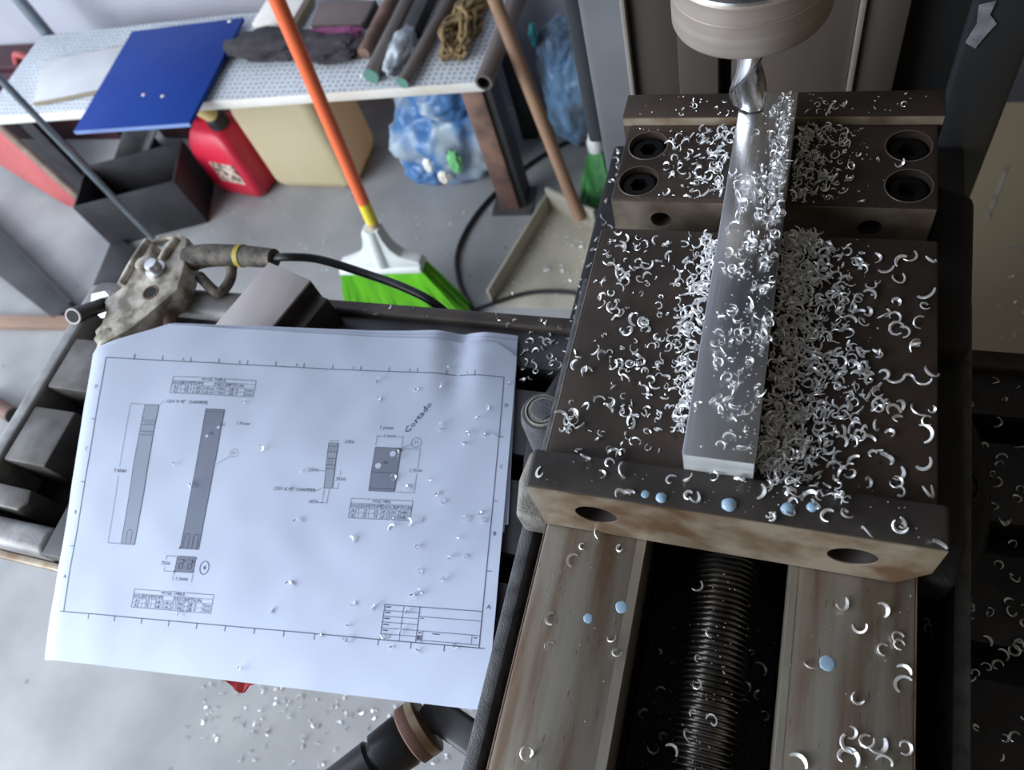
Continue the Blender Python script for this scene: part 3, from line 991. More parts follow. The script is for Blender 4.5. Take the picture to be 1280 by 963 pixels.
b = new(); tube(b, [(-446, 131, -100), (-445, 142, -99), (-443, 152, -100)], 3.6, 10)
obj('raised_edge', b, 'clamp_metal', ct)
b = new(); lathe(b, (-446, 122, -100.5), (0, 0, 1), [(0, 8), (2.4, 8), (2.8, 7), (2.8, 5.6), (7.5, 5.6), (9, 4.6), (9.3, 2)], 28)
obj('bolt', b, 'steel_bright', ct)
b = new(); lathe(b, (-460, 126, -101), (0, 0, 1), [(0, 6.5), (4, 6.0), (5.5, 4)], 24)
obj('rivet', b, 'clamp_metal', ct)
b = new(); lathe(b, (-440, 101.6, -100.6), (0, 0, 1), [(0, 6.6), (1.2, 6.4), (1.2, 5.2), (0.7, 5.0)], 28)
obj('bushing', b, 'rust_steel', ct)
b = new(); lathe(b, (-440, 101.6, -99.9), (0, 0, 1), [(0, 4.9), (0.2, 4.8)], 28)
obj('bushing_hole', b, 'hole_dark', ct)
d = Vector((-482, 61, -82)) - Vector((-491, 88, -106)); T0 = Vector((-486, 98, -112))
b = new(); lathe(b, T0, d, [(0, 6), (4, 6), (4, 11), (10, 11), (10, 6), (11, 5.4)], 6)
obj('nut', b, 'steel_bright', ct)
b = new(); lathe(b, T0, d, [(10, 5.4), (36, 5.4), (37, 6.0), (45, 6.0)], 24)
obj('tube', b, 'rubber', ct)
b = new(); lathe(b, T0, d, [(45.02, 6.0), (46, 5.8), (46, 4.6), (45.2, 4.4)], 24)
obj('tube_end', b, 'block_steel', ct)
b = new(); lathe(b, T0, d, [(46.02, 4.5), (46.2, 4.4)], 20)
obj('tube_bore', b, 'hole_dark', ct)
b = new(); lump(b, (-461, 66, -110), (10, 15, 11), 3, 0.3, 2.2, 4)
obj('wrapping', b, 'wrap', ct)
b = new(); tube(b, [(-430, 139, -107), (-414, 142, -105), (-390, 143, -104), (-366, 143, -104), (-352, 142, -103)], lambda t: 9.5 - 2.5 * t, 16)
obj('handle', b, 'clamp_grip', ct)
b = new(); tube(b, [(-384, 143.3, -104), (-380, 143.2, -104)], 8.6, 16, smooth=False)
obj('tape_band', b, 'mustard', ct)
b = new(); tube(b, [(-418, 128, -112), (-402, 118, -114), (-396, 117, -116), (-392, 128, -115), (-391, 138, -109)], 4, 10)
obj('lever', b, 'clamp_grip', ct)
b = new(); tube(b, [(-432, 98, -114), (-424, 86, -114), (-418, 74, -116)], lambda t: 5.5 - 1.5 * t, 10)
obj('pin', b, 'rust_steel', ct)

b = new(); tube(b, [(-354, 142, -103), (-340, 144, -103), (-321, 150, -112), (-287, 148, -123), (-252, 139, -125), (-228, 132, -134), (-212, 131, -175), (-205, 134, -240), (-215, 150, -420)], 3.1, 12)
tag(obj('power_cable', b, 'rubber', base=(-354, 142, -106)), 'black cable curving from the clamp handle over the table edge', 'cable')

# crank handle below the front of the table
hd_ = thing('crank_handle', (-150, -110, -200), 'black crank grip with a steel collar below the drawing sheet', 'handle')
P = lambda x, y, z=-170: Vector((x, y, z))
g0, g1 = P(-207, -172), P(-173, -135)
d = (g1 - g0)
b = new(); lathe(b, g0, d, [(0, 10), (2, 12.5), (26, 13.2), (28, 11.2), (30, 11.4), (31, 14.2), (47, 15), (49, 13.5)], 36)
obj('grip', b, 'grip_black', hd_)
c0 = g0 + d.normalized() * 50
b = new(); lathe(b, c0, d, [(0, 15.5), (0.8, 16.6), (6.0, 16.6), (7, 16.0)], 40)
obj('collar', b, 'rust_steel', hd_)
b = new(); lathe(b, c0 + d.normalized() * 7, d, [(0, 16.8), (4.6, 16.8), (5.6, 15.6)], 40)
obj('collar_ring', b, 'ground_steel', hd_)
b = new(); M = Matrix.Translation(c0 + d.normalized() * 20) @ Matrix.Rotation(math.atan2(0.32, 1), 4, 'Z').inverted()
box(b, -10, 52, -9, 9, -8, 6, M); bevel(b, 3, 3)
obj('arm', b, 'grey_steel', hd_)
b = new(); cyl(b, (-128, -133, -168), (-128, -133, -163), 5.5, n=20)
obj('arm_pin', b, 'black_oxide', hd_)
b = new(); cyl(b, (-112, -140, -172), (-112, -82, -172), 8, n=24)
obj('shaft', b, 'grey_steel', hd_)

# red rag hanging under the drawing
b = new()
ring = []
for i in range(17):
    t = i / 16
    x = -286 + 34 * t
    sag = 5.5 * math.exp(-((t - 0.52) / 0.17) ** 2) + 0.8
    ring.append((x, sag))
top = []; bot = []; topb = []; botb = []
for k, (x, sg) in enumerate(ring):
    y = -133.5 + (x + 286) * 0.115
    w = 0.8 * math.sin(k * 1.9)
    top.append(b.verts.new((x, y + 16, -131 + w * 0.3)))
    bot.append(b.verts.new((x, y - sg, -133 - sg * 1.1 + w)))
    topb.append(b.verts.new((x, y + 16, -133.5 + w * 0.3)))
    botb.append(b.verts.new((x, y - sg + 1.0, -135 - sg * 1.1 + w)))
for i in range(16):
    b.faces.new((top[i], bot[i], bot[i + 1], top[i + 1]))
    b.faces.new((topb[i + 1], botb[i + 1], botb[i], topb[i]))
    b.faces.new((bot[i], botb[i], botb[i + 1], bot[i + 1]))
    b.faces.new((top[i + 1], topb[i + 1], topb[i], top[i]))
b.faces.new((top[0], topb[0], botb[0], bot[0])); b.faces.new((top[-1], bot[-1], botb[-1], topb[-1]))
bmesh.ops.recalc_face_normals(b, faces=b.faces[:])
rg = thing('red_rag', (-270, -120, -138), 'scrap of red cloth poking out under the near edge of the drawing', 'rag')
obj('cloth', b, 'red_rag', rg)
b = new(); box(b, -290, -250, -118, -92.5, -141, -137); bevel(b, 1)
obj('folded_end', b, 'red_rag', rg)

# ------------------------------------------------------------------ low bench by the wall
BZ = -630
ang = math.atan2(974 - 893, -563 + 1761)
MB = Matrix.Translation((-1822, 889, 0)) @ Matrix.Rotation(ang, 4, 'Z')       # local x along the front edge, y to the wall
bn = thing('work_bench', (-1200, 1080, -1000), 'low bench with a pale speckled board top along the back wall', 'bench')
b = new(); box(b, 0, 1250, 4, 300, BZ - 18, BZ, MB); bevel(b, 1.5)
obj('board', b, 'bench_board', bn)
b = new(); box(b, 0, 1250, 0, 4, BZ - 20, BZ + 1, MB); bevel(b, 1)
obj('edge_strip', b, 'bench_edge', bn)
for x0, x1, y0, y1, m in ((1192, 1236, 18, 62, 'rust_steel'), (1200, 1236, 250, 286, 'dark_steel'), (10, 50, 60, 100, 'dark_steel'), (60, 110, 250, 290, 'dark_steel')):
    b = new(); box(b, x0, x1, y0, y1, -1000, BZ - 20, MB); bevel(b, 2)
    lg = obj('leg', b, m, bn)
    if m == 'rust_steel':
        b = new(); box(b, x1 - 1, x1 + 16, y0 + 8, y1 + 18, -998, BZ - 22, MB); bevel(b, 1)
        obj('channel_web', b, 'dark_steel', lg)
        b = new(); box(b, x0 - 20, x1 + 30, y0 - 14, y1 + 26, -1000, -994, MB)
        obj('foot_plate', b, 'grey_steel', lg)
b = new(); cyl(b, (-1836, 1205, -1000), (-1836, 1205, 250), 15, n=20)
obj('upright', b, 'pipe_zinc', bn)

def flat(name, pts, z0, z1, m, label, cat, bev=1.0, group=None, parts=()):
    cx = sum(p[0] for p in pts) / len(pts); cy = sum(p[1] for p in pts) / len(pts)
    t = thing(name, (cx, cy, z0), label, cat, group)
    b = new(); prism(b, pts, z0, z1)
    if bev: bevel(b, bev)
    obj('sheet' if cat in ('board', 'sheet', 'plate') else 'body', b, m, t)
    return t

# grey card lying under the blue board
t = flat('card_sheet', [(-1753, 1078), (-1420, 1140), (-1405, 985), (-1509, 965), (-1674, 931)], BZ + 0.5, BZ + 9, 'cardboard', 'pale grey card sheet with a torn edge lying half under the blue board', 'sheet', 1)
b = new(); tube(b, [(-1674, 930.5, BZ + 5), (-1600, 945, BZ + 5), (-1509, 964.5, BZ + 6), (-1440, 978, BZ + 5)], 4.4, 8)
obj('torn_edge', b, 'card_edge', t)
b = new(); tube(b, [(-1752, 1079, BZ + 5), (-1650, 1098, BZ + 5), (-1540, 1118.5, BZ + 6)], 3.2, 8)
obj('torn_edge', b, 'card_edge', t)
# blue board, overhanging the front of the bench
t = flat('blue_board', [(-1474, 828), (-1512, 1158), (-1208, 1186), (-1178, 850)], BZ + 10, BZ + 19, 'blue_sheet', 'glossy blue board overhanging the front edge of the bench', 'board', 0.8)
b = new(); box(b, 0, 297, -1.6, -0.1, BZ + 10.5, BZ + 18.5, Matrix.Translation((-1474, 828, 0)) @ Matrix.Rotation(math.atan2(22, 296), 4, 'Z'))
obj('cut_edge', b, 'sheet_edge', t)
for x, y in ((-1238, 1172), (-1345, 935), (-1290, 930)):
    b = new(); lump(b, (x, y, BZ + 20.5), (5, 4, 1.6), 2, 0.4, 2, x % 7)
    obj('white_fleck', b, 'bench_edge', t)

# dark glove and purple cloth
b = new()
lump(b, (-1085, 1085, BZ + 20), (112, 44, 22), 4, 0.32, 2.2, 3, flat=BZ + 0.5)
gl = thing('work_glove', (-1030, 1080, BZ), 'dark crumpled cloth glove lying on the bench beside the blue board', 'glove')
obj('palm', b, 'dark_cloth', gl)
b = new(); lump(b, (-945, 1068, BZ + 18), (88, 36, 20), 4, 0.35, 2.6, 5, flat=BZ + 0.5)
obj('cuff', b, 'dark_cloth', gl)
b = new(); lump(b, (-960, 1130, BZ + 9), (78, 14, 10), 3, 0.3, 3, 8, flat=BZ + 0.5)
tag(obj('purple_cloth', b, 'purple_cloth', base=(-960, 1122, BZ)), 'strip of purple cloth between the glove and the brown plate', 'cloth')
t = flat('brown_plate', [(-1028, 1228), (-888, 1222), (-892, 1146), (-1018, 1150)], BZ + 0.5, BZ + 16, 'brown_plate', 'flat brown plate at the wall side of the bench behind the glove', 'plate', 1)
b = new(); box(b, -891, -885, 1148, 1222, BZ + 0.5, BZ + 16)
obj('edge', b, 'dark_steel', t)
t = thing('white_box', (-1110, 1205, BZ), 'small white carton standing on the bench behind the broom handle', 'carton')
b = new(); box(b, -1165, -1062, 1150, 1250, BZ + 0.5, BZ + 26); bevel(b, 2)
obj('carton_body', b, 'bench_edge', t)
b = new(); box(b, -1061.5, -1054, 1152, 1250, BZ + 0.5, BZ + 20)
obj('flap', b, 'card_edge', t)

# steel rods and pipes lying across the bench
def rod(name, p0, p1, r, label, end=None, hollow=False, group='steel stock lying across the bench', m='rod_steel'):
    p0, p1 = Vector(p0), Vector(p1)
    t = thing(name, p0, label, 'steel rod' if not hollow else 'pipe', group)
    b = new()
    if hollow:
        lathe(b, p0, p1 - p0, [(0, r * 0.72), (0, r), ((p1 - p0).length, r), ((p1 - p0).length, 0.2)], 24, caps=False)
    else:
        cyl(b, p0, p1, r, n=20)
    obj('shaft', b, m, t)
    d = (p1 - p0).normalized()
    b = new()
    if hollow:
        cyl(b, p0 + d * 22, p0 + d * 23, r * 0.7, n=20)
        obj('bore', b, 'hole_dark', t)
    elif end:
        cyl(b, p0 - d * 1.2, p0 - d * 0.05, r * 1.0, n=20)
        obj('painted_end', b, end, t)
    return t
rod('steel_rod', (-805, 978, BZ + 18.5), (-800, 1300, BZ + 18.5), 16, 'thick steel rod with a green end lying nearest the glove', 'green_paint')
rod('steel_rod', (-731, 960, BZ + 15), (-700, 1300, BZ + 15), 12, 'thinner steel rod with a green end lying beside the rope bundle', 'green_paint')
rod('steel_rod', (-852, 1052, BZ + 14), (-850, 1300, BZ + 14), 13, 'dark grey steel rod set back from the bench edge near the brown plate', None, m='rust_steel')
rod('steel_pipe', (-560, 950, BZ + 19), (-553, 1300, BZ + 19), 17, 'hollow grey steel pipe at the end of the bench', hollow=True)
b = new(); box(b, -780, -748, 1110, 1310, BZ + 0.5, BZ + 30); bevel(b, 2)
tag(obj('steel_bar', b, 'dark_steel', base=(-764, 1200, BZ)), 'dark square steel bar lying between the two green-ended rods', 'steel bar')
# rope bundle
rp = thing('rope_bundle', (-665, 1130, BZ), 'bundle of tangled brown rope fibres lying across the bench', 'rope')
rr = random.Random(3)
for k in range(36):
    pts = []
    ph = rr.uniform(0, 6.28); a0 = rr.uniform(6, 32); h0 = rr.uniform(6, 40)
    for i in range(12):
        t = i / 11
        y = 1030 + 245 * t
        x = -648 - 8 * t + a0 * math.sin(ph + t * rr.uniform(7, 11)) + rr.uniform(-6, 6)
        pts.append((x, y, BZ + 6 + h0 * (0.6 + 0.4 * math.sin(ph * 2 + t * 9)) + rr.uniform(-2, 4)))
    b = new(); tube(b, pts, 4.2, 6, 3)
    obj('strand', b, 'rope_fibre', rp)
# clear plastic bag between the rods
b = new(); lump(b, (-765, 1045, BZ + 20), (24, 66, 20), 4, 0.3, 1.8, 9, flat=BZ + 0.5)
tag(obj('plastic_bag', b, 'clear_bag', base=(-765, 1040, BZ)), 'crumpled clear plastic bag lying between the steel rods', 'bag')

# ------------------------------------------------------------------ under and beside the bench
def jug():
    t = thing('plastic_jug', (-1148, 1120, -1000), 'large cream plastic jug standing under the bench beside the broom', 'jug')
    b = new()
    x0, x1, y0, y1 = -1268, -1030, 1030, 1210
    rings = []
    for z, ins in ((-999.5, 26), (-990, 10), (-972, 2), (-960, 0), (-760, 0), (-720, 4), (-690, 14), (-670, 40), (-662, 70)):
        r = 30
        ring = []
        for cx, cy, a in ((x1 - ins - r, y1 - ins - r, 0), (x0 + ins + r, y1 - ins - r, 90), (x0 + ins + r, y0 + ins + r, 180), (x1 - ins - r, y0 + ins + r, 270)):
            for k in range(6):
                q = math.radians(a + 90 * k / 5)
                ring.append(Vector((cx + r * math.cos(q), cy + r * math.sin(q), z)))
        rings.append(ring)
    loft(b, rings)
    obj('jug_body', b, 'jug_plastic', t, smooth=50)
    b = new(); cyl(b, (-1100, 1120, -664), (-1100, 1120, -655), 24, n=24)
    obj('cap', b, 'can_red', t)
jug()

def can():
    t = thing('fuel_can', (-1350, 1060, -1000), 'red plastic fuel can with a black and cream spout beside the jug', 'fuel can')
    M = Matrix.Translation((-1364, 1068, -1000)) @ Matrix.Rotation(math.radians(-10), 4, 'Z')
    b = new()
    rings = []
    for z, ins, sh in ((0.5, 16, 0), (10, 4, 0), (40, 0, 0), (120, 0, 0), (160, 8, 0), (190, 26, 0), (204, 44, 0)):
        ring = []
        for cx, cy, a in ((1, 1, 0), (-1, 1, 90), (-1, -1, 180), (1, -1, 270)):
            r = 22
            for k in range(5):
                q = math.radians(a + 90 * k / 4)
                ring.append(M @ Vector((cx * (84 - ins - r) + r * math.cos(q), cy * (62 - ins * 0.6 - r) + r * math.sin(q), z)))
        rings.append(ring)
    loft(b, rings)
    obj('can_body', b, 'can_red', t, smooth=50)
    b = new(); prism(b, [(-40, -32), (40, -32), (40, 32), (-40, 32)], 0, 1.5, M @ Matrix.Translation((20, -62.6, 90)) @ Matrix.Rotation(math.radians(90), 4, 'X'))
    obj('sticker', b, 'sticker', t)
    b = new(); lathe(b, M @ Vector((34, -6, 200)), (0, 0, 1), [(0, 26), (24, 26), (28, 22)], 24)
    obj('cap', b, 'can_black', t)
    b = new(); tube(b, [M @ Vector(p) for p in ((34, -10, 226), (26, -20, 250), (14, -28, 270), (0, -34, 286))], lambda q: 17 - 6 * q, 16)
    obj('spout', b, 'spout_cream', t)
    b = new(); tube(b, [M @ Vector(p) for p in ((-62, 0, 178), (-58, 0, 226), (-30, 0, 240), (-4, 0, 226), (0, 0, 200))], 11, 12)
    obj('carry_handle', b, 'can_red', t)
can()

def bag(name, label, lumps, m, extra=None):
    t = thing(name, lumps[0][0][:2] + (-1000,), label, 'bag', 'stuffed bags by the bench')
    for i, (c, r, seed) in enumerate(lumps):
        b = new(); lump(b, c, r, 5, 0.26, 1.7, seed, flat=-999.5)
        obj('bag_body' if i == 0 else 'bag_fold', b, m, t, smooth=70)
    if extra:
        for c, r, mm_ in extra:
            b = new(); lump(b, c, r, 3, 0.4, 2, c[0] % 5)
            obj('wrapper_scrap', b, mm_, t)
    return t
bag('rubbish_bag', 'light blue rubbish bag full of scraps standing under the bench', [((-775, 1130, -880), (125, 95, 130), 1), ((-745, 1120, -760), (85, 70, 60), 2), ((-845, 1095, -960), (60, 50, 42), 6)], 'blue_bag',
    [((-725, 1022, -880), (16, 8, 30), 'bristle_dark_green'), ((-800, 1030, -900), (12, 6, 20), 'bench_edge'), ((-765, 1018, -925), (14, 6, 18), 'bench_edge')])
bag('rubbish_bag', 'darker grey-blue rubbish bag standing against the wall beyond the bench', [((-486, 1225, -860), (72, 66, 140), 4), ((-500, 1225, -745), (52, 48, 60), 7)], 'blue_bag_dark',
    [((-540, 1190, -690), (8, 14, 26), 'teal')])

# dark sheet-steel boxes under the bench end
t = thing('steel_trough', (-1560, 960, -1000), 'dark open sheet-steel trough on the floor beside the fuel can', 'trough')
M = Matrix.Translation((-1694, 818, -1000)) @ Matrix.Rotation(math.radians(20), 4, 'Z') @ Matrix.Translation((140, 75, 0))
for nm, a in (('side_panel', (-140, 140, -75, -69, 1, 150)), ('side_panel', (-140, 140, 69, 75, 1, 150)), ('end_panel', (134, 140, -69, 69, 1, 150)), ('end_panel', (-140, -134, -69, 69, 1, 150)), ('bottom_panel', (-134, 134, -69, 69, 1, 8))):
    b = new(); box(b, *a, M); bevel(b, 1)
    obj(nm, b, 'dark_steel', t)
b = new()
M = Matrix.Translation((-1640, 1238, -1000)) @ Matrix.Rotation(math.radians(-4), 4, 'Z')
box(b, -110, 130, -22, 22, 0.5, 300, M); bevel(b, 3)
tag(obj('maroon_board', b, 'maroon', base=(-1640, 1238, -999.5)), 'dark maroon board standing in the shade under the bench', 'board')
t = thing('steel_angle', (-1640, 1030, -1000), 'grey angle iron leaning under the bench behind the trough', 'angle iron')
for nm, a in (('flange', (0, 60, 0, 6)), ('flange', (0, 6, 6, 60))):
    b = new(); p0 = Vector((-1760, 1015, -999)); p1 = Vector((-1525, 1185, -760))
    d = (p1 - p0).normalized(); u, w = frame(d)
    MM = Matrix((( u.x, w.x, d.x, p0.x), (u.y, w.y, d.y, p0.y), (u.z, w.z, d.z, p0.z), (0, 0, 0, 1)))
    box(b, a[0], a[1], -a[3], -a[2], 40, 340, MM); bevel(b, 1)
    obj(nm, b, 'grey_steel', t)

# red panel with brown rim, propped on the floor
t = thing('red_sheet', (-1960, 990, -1000), 'red painted metal sheet with a brown rim propped on the floor', 'sheet')
A = [Vector((-1858, 943, -997)), Vector((-2119, 1080, -826)), Vector((-2322, 1180, -768)), Vector((-2479, 1150, -925)), Vector((-1943, 952, -998))]
nrm = (A[1] - A[0]).cross(A[4] - A[0]).normalized()
if nrm.y > 0: nrm = -nrm
b = new()
f = [b.verts.new(p) for p in A]; g = [b.verts.new(p - nrm * 10) for p in A]
b.faces.new(f); b.faces.new(g[::-1])
for i in range(5):
    j = (i + 1) % 5
    b.faces.new((f[i], g[i], g[j], f[j]))
bmesh.ops.recalc_face_normals(b, faces=b.faces[:])
obj('sheet', b, 'red_paint', t)
b = new(); tube(b, [A[0] + Vector((4, 3, 8)), A[1] + Vector((2, 2, 8)), A[2] + Vector((0, 2, 8))], 11, 8, smooth=False)
obj('rim', b, 'brown_edge', t)
# dark red crates in the far corner
t = thing('red_crate', (-2050, 1180, -1000), 'dark red crate standing in the corner beyond the bench end', 'crate')
b = new(); box(b, -2330, -1900, 1215, 1325, -999.5, -760); bevel(b, 4)
obj('crate_body', b, 'maroon', t)
b = new(); tube(b, [(-2080, 1240, -742), (-2040, 1232, -712), (-2000, 1240, -742)], 9, 10)
obj('handle', b, 'red_paint', t)
b = new(); box(b, -2320, -1910, 1225, 1320, -759.5, -742); bevel(b, 4)
obj('lid', b, 'maroon', t)

# thin leaning rod
b = new(); cyl(b, (-1545, 832, -998), (-1360, 712, -300), 7.0, n=14)
tag(obj('leaning_rod', b, 'pipe_zinc', base=(-1545, 832, -998)), 'thin grey steel rod standing slanted in front of the bench end', 'rod')

# dark steel beam and a flat dark slab on the floor at the table end
t = thing('steel_beam', (-1890, 690, -1000), 'dark flat steel beam lying on the floor beyond the table end', 'beam')
b = new(); prism(b, [(-2230, 910), (-2170, 760), (-1719, 572), (-1665, 612)], -999.5, -978); bevel(b, 2)
obj('web', b, 'dark_steel', t)
b = new(); prism(b, [(-2240, 918), (-2232, 906), (-1672, 606), (-1664, 614)], -977.9, -960)
obj('flange', b, 'dark_steel', t)
b = new(); prism(b, [(-1697, 850), (-1560, 790), (-1590, 610), (-1650, 615)], -999.5, -985); bevel(b, 2)
tag(obj('dark_floor_slab', b, 'dark_steel', base=(-1620, 720, -999.5)), 'flat dark slab on the floor between the trough and the clamp tool', 'plate')
b = new(); box(b, -150, 150, -17, 17, 0.5, 20, Matrix.Translation((-1800, 556, -1000)) @ Matrix.Rotation(0.09, 4, 'Z')); bevel(b, 2)
tag(obj('timber_strip', b, 'timber', base=(-1800, 556, -999.5)), 'narrow brown timber strip on the floor below the dark beam', 'timber')
t = thing('rusty_pipe', (-1700, 312, -1000), 'short rusty pipe on the floor beside the table end', 'pipe')
b = new(); cyl(b, (-1790, 336, -980), (-1656, 302, -980), 19, n=20); obj('pipe_body', b, 'rust_steel', t)
b = new(); lathe(b, (-1656, 302, -980), (134, -34, 0), [(0.1, 18), (1.2, 17.5), (1.2, 13)], 20); obj('pipe_end', b, 'dark_steel', t)

# ------------------------------------------------------------------ broom
br = thing('broom', (-790, 700, -1000), 'broom with an orange handle, white head and bright green bristles', 'broom')
h0, h1 = Vector((-752, 700, -780)), Vector((-698, 702, -264))
d = (h1 - h0).normalized()
b = new(); cyl(b, h0 + d * 118, h0 + d * 1050, 11.5, n=20); obj('handle', b, 'orange', br)
b = new(); cyl(b, h0 + d * 66, h0 + d * 117.9, 11.4, n=20); obj('handle_band', b, 'yellow', br)
b = new(); cyl(b, h0 - d * 20, h0 + d * 65.9, 11.0, n=20); obj('handle_foot', b, 'broom_wood', br)
u = Vector((1, 0, 0.13)).normalized(); w = Vector((0, 1, 0)); up = Vector((0.16, 0, 1)).normalized()
HC = Vector((-776, 698, -834))
def HP(a, c, z):
    return HC + u * a + w * c + up * z
b = new()
prof = [(-98, -4), (-98, 5), (-76, 11), (-46, 24), (-26, 48), (-16, 78), (-12, 104), (26, 104), (30, 78), (40, 48), (58, 24), (84, 11), (98, 5), (98, -4)]
f = [b.verts.new(HP(a, -13, z)) for a, z in prof]; g = [b.verts.new(HP(a, 13, z)) for a, z in prof]
b.faces.new(f); b.faces.new(g[::-1])
for i in range(len(prof)):
    j = (i + 1) % len(prof)
    b.faces.new((f[i], g[i], g[j], f[j]))
bmesh.ops.recalc_face_normals(b, faces=b.faces[:]); bevel(b, 3)
hb = obj('head', b, 'white_plastic', br)
b = new()
vs = [HP(a, c, z) for a, c, z in ((-101, -20, -20), (101, -20, -20), (101, 20, -20), (-101, 20, -20), (-99, -18, -4), (99, -18, -4), (99, 18, -4), (-99, 18, -4))]
vv = [b.verts.new(p) for p in vs]
for q in ((0, 3, 2, 1), (4, 5, 6, 7), (0, 1, 5, 4), (1, 2, 6, 5), (2, 3, 7, 6), (3, 0, 4, 7)): b.faces.new([vv[i] for i in q])
bevel(b, 4); obj('head_base', b, 'white_plastic', br)
b = new(); cyl(b, HP(9, -10, 4), HP(9, -6, 106), 15, 13, n=20); obj('socket', b, 'white_plastic', br)
b = new()
rr = random.Random(5)
for i in range(64):
    for j in range(5):
        a0 = -97 + 194 * i / 63; c0 = -15 + 30 * j / 4
        a1 = a0 * 1.52 + 10 + rr.uniform(-3, 3); c1 = c0 * 1.6 + rr.uniform(-4, 4) - 8
        p0 = HP(a0, c0, -19); p1 = HP(a1, c1, -19)
        p1.z = -998 + rr.uniform(0, 8)
        pm = (p0 + p1) * 0.5 + Vector((a0 * 0.02, 0, 0))
        rings = []
        for q, r in ((p0, 2.6), (pm, 2.7), (p1, 1.7)):
            rings.append([q + Vector((r * math.cos(k * 2.094), r * math.sin(k * 2.094), 0)) for k in range(3)])
        loft(b, rings)
tag(obj('bristles', b, 'bristle_green', br, smooth=80), kind='stuff')

# dustpan with wooden stick
dp = thing('dustpan', (-480, 860, -1000), 'pale dustpan on a long wooden stick standing on the floor', 'dustpan')
def bar3(p0, p1, hgt, th, m, nm):
    p0, p1 = Vector(p0), Vector(p1); d = (p1 - p0).normalized(); s = Vector((-d.y, d.x, 0)) * th
    b = new(); prism(b, [(p0 + s)[:2], (p0 - s)[:2], (p1 - s)[:2], (p1 + s)[:2]], -999, -999 + hgt); bevel(b, 1.5)
    return obj(nm, b, m, dp)
b = new(); prism(b, [(-518, 1000), (-398, 935), (-398, 730), (-590, 722)], -999.5, -996)
obj('pan_floor', b, 'pan_white', dp)
bar3((-520, 1000, 0), (-585, 728, 0), 46, 3, 'pan_white', 'pan_side')
bar3((-396, 936, 0), (-392, 740, 0), 40, 3, 'pan_white', 'pan_side')
bar3((-518, 1002, 0), (-396, 940, 0), 66, 4, 'pan_white', 'pan_back')
b = new(); cyl(b, (-430, 938, -960), (-548, 1062, -500), 13, n=16)
obj('stick', b, 'stick_wood', dp)
b = new(); cyl(b, (-548, 1062, -500), (-617, 1134, -230), 13, n=16)
obj('stick_top', b, 'rust_steel', dp)
# green hand brush
gb = thing('hand_brush', (-412, 1040, -1000), 'green bristled brush standing behind the dustpan stick', 'brush')
b = new()
for i in range(60):
    a = rr.uniform(0, 6.28); q = rr.uniform(0, 1) ** 0.5
    p0 = Vector((-400 + 12 * q * math.cos(a), 1035 + 12 * q * math.sin(a), -850)); p1 = Vector((-415 + 42 * q * math.cos(a), 1035 + 34 * q * math.sin(a), -998))
    rings = [[pp + Vector((r * math.cos(k * 2.094), r * math.sin(k * 2.094), 0)) for k in range(3)] for pp, r in ((p0, 4), ((p0 + p1) / 2 + Vector((6 * math.cos(a), 6 * math.sin(a), 0)), 5), (p1, 3.2))]
    loft(b, rings)
tag(obj('bristles', b, 'bristle_dark_green', gb, smooth=80), kind='stuff')
b = new(); lathe(b, (-400, 1035, -852), (0.02, 0, 1), [(0, 16), (22, 17), (30, 13), (42, 11)], 18)
obj('grip', b, 'white_plastic', gb)

# black cable lying on the floor
b = new(); tube(b, [(-430, 1260, -994), (-507, 1219, -994), (-605, 1125, -994), (-681, 996, -994), (-705, 875, -994), (-680, 786, -994), (-629, 714, -994), (-560, 640, -994)], 5.5, 8)
tag(obj('floor_cable', b, 'rubber', base=(-640, 900, -1000)), 'thin black cable lying in a loop on the floor beside the broom', 'cable')
b = new(); tube(b, [(-640, 690, -991), (-592, 717, -991), (-512, 756, -991), (-434, 766, -991), (-370, 760, -991)], 4.5, 8)
tag(obj('floor_cable', b, 'rubber', base=(-500, 740, -995)), 'grey-black cable end running across the dustpan opening', 'cable')
# pale paint marks on the floor at the far side of the machine
for k, (p0, p1, w, lb) in enumerate((((392, 1150), (352, 1010), 5, 'long pale streak of paint on the shaded floor beside the column'), ((385, 948), (430, 936), 5, 'short pale streak of paint on the shaded floor'))):
    p0, p1 = Vector(p0), Vector(p1); d = (p1 - p0).normalized(); s = Vector((-d.y, d.x)) * w
    b = new(); prism(b, [p0 + s * 0.6, p0 - s, p0 * 0.5 + p1 * 0.5 - s * 0.7, p1 - s * 0.8, p1 + s, p0 * 0.4 + p1 * 0.6 + s * 0.8], -999.9, -999.2)
    tag(obj('paint_streak', b, 'floor_mark', base=(p0.x, p0.y, -1000)), lb, 'paint mark')

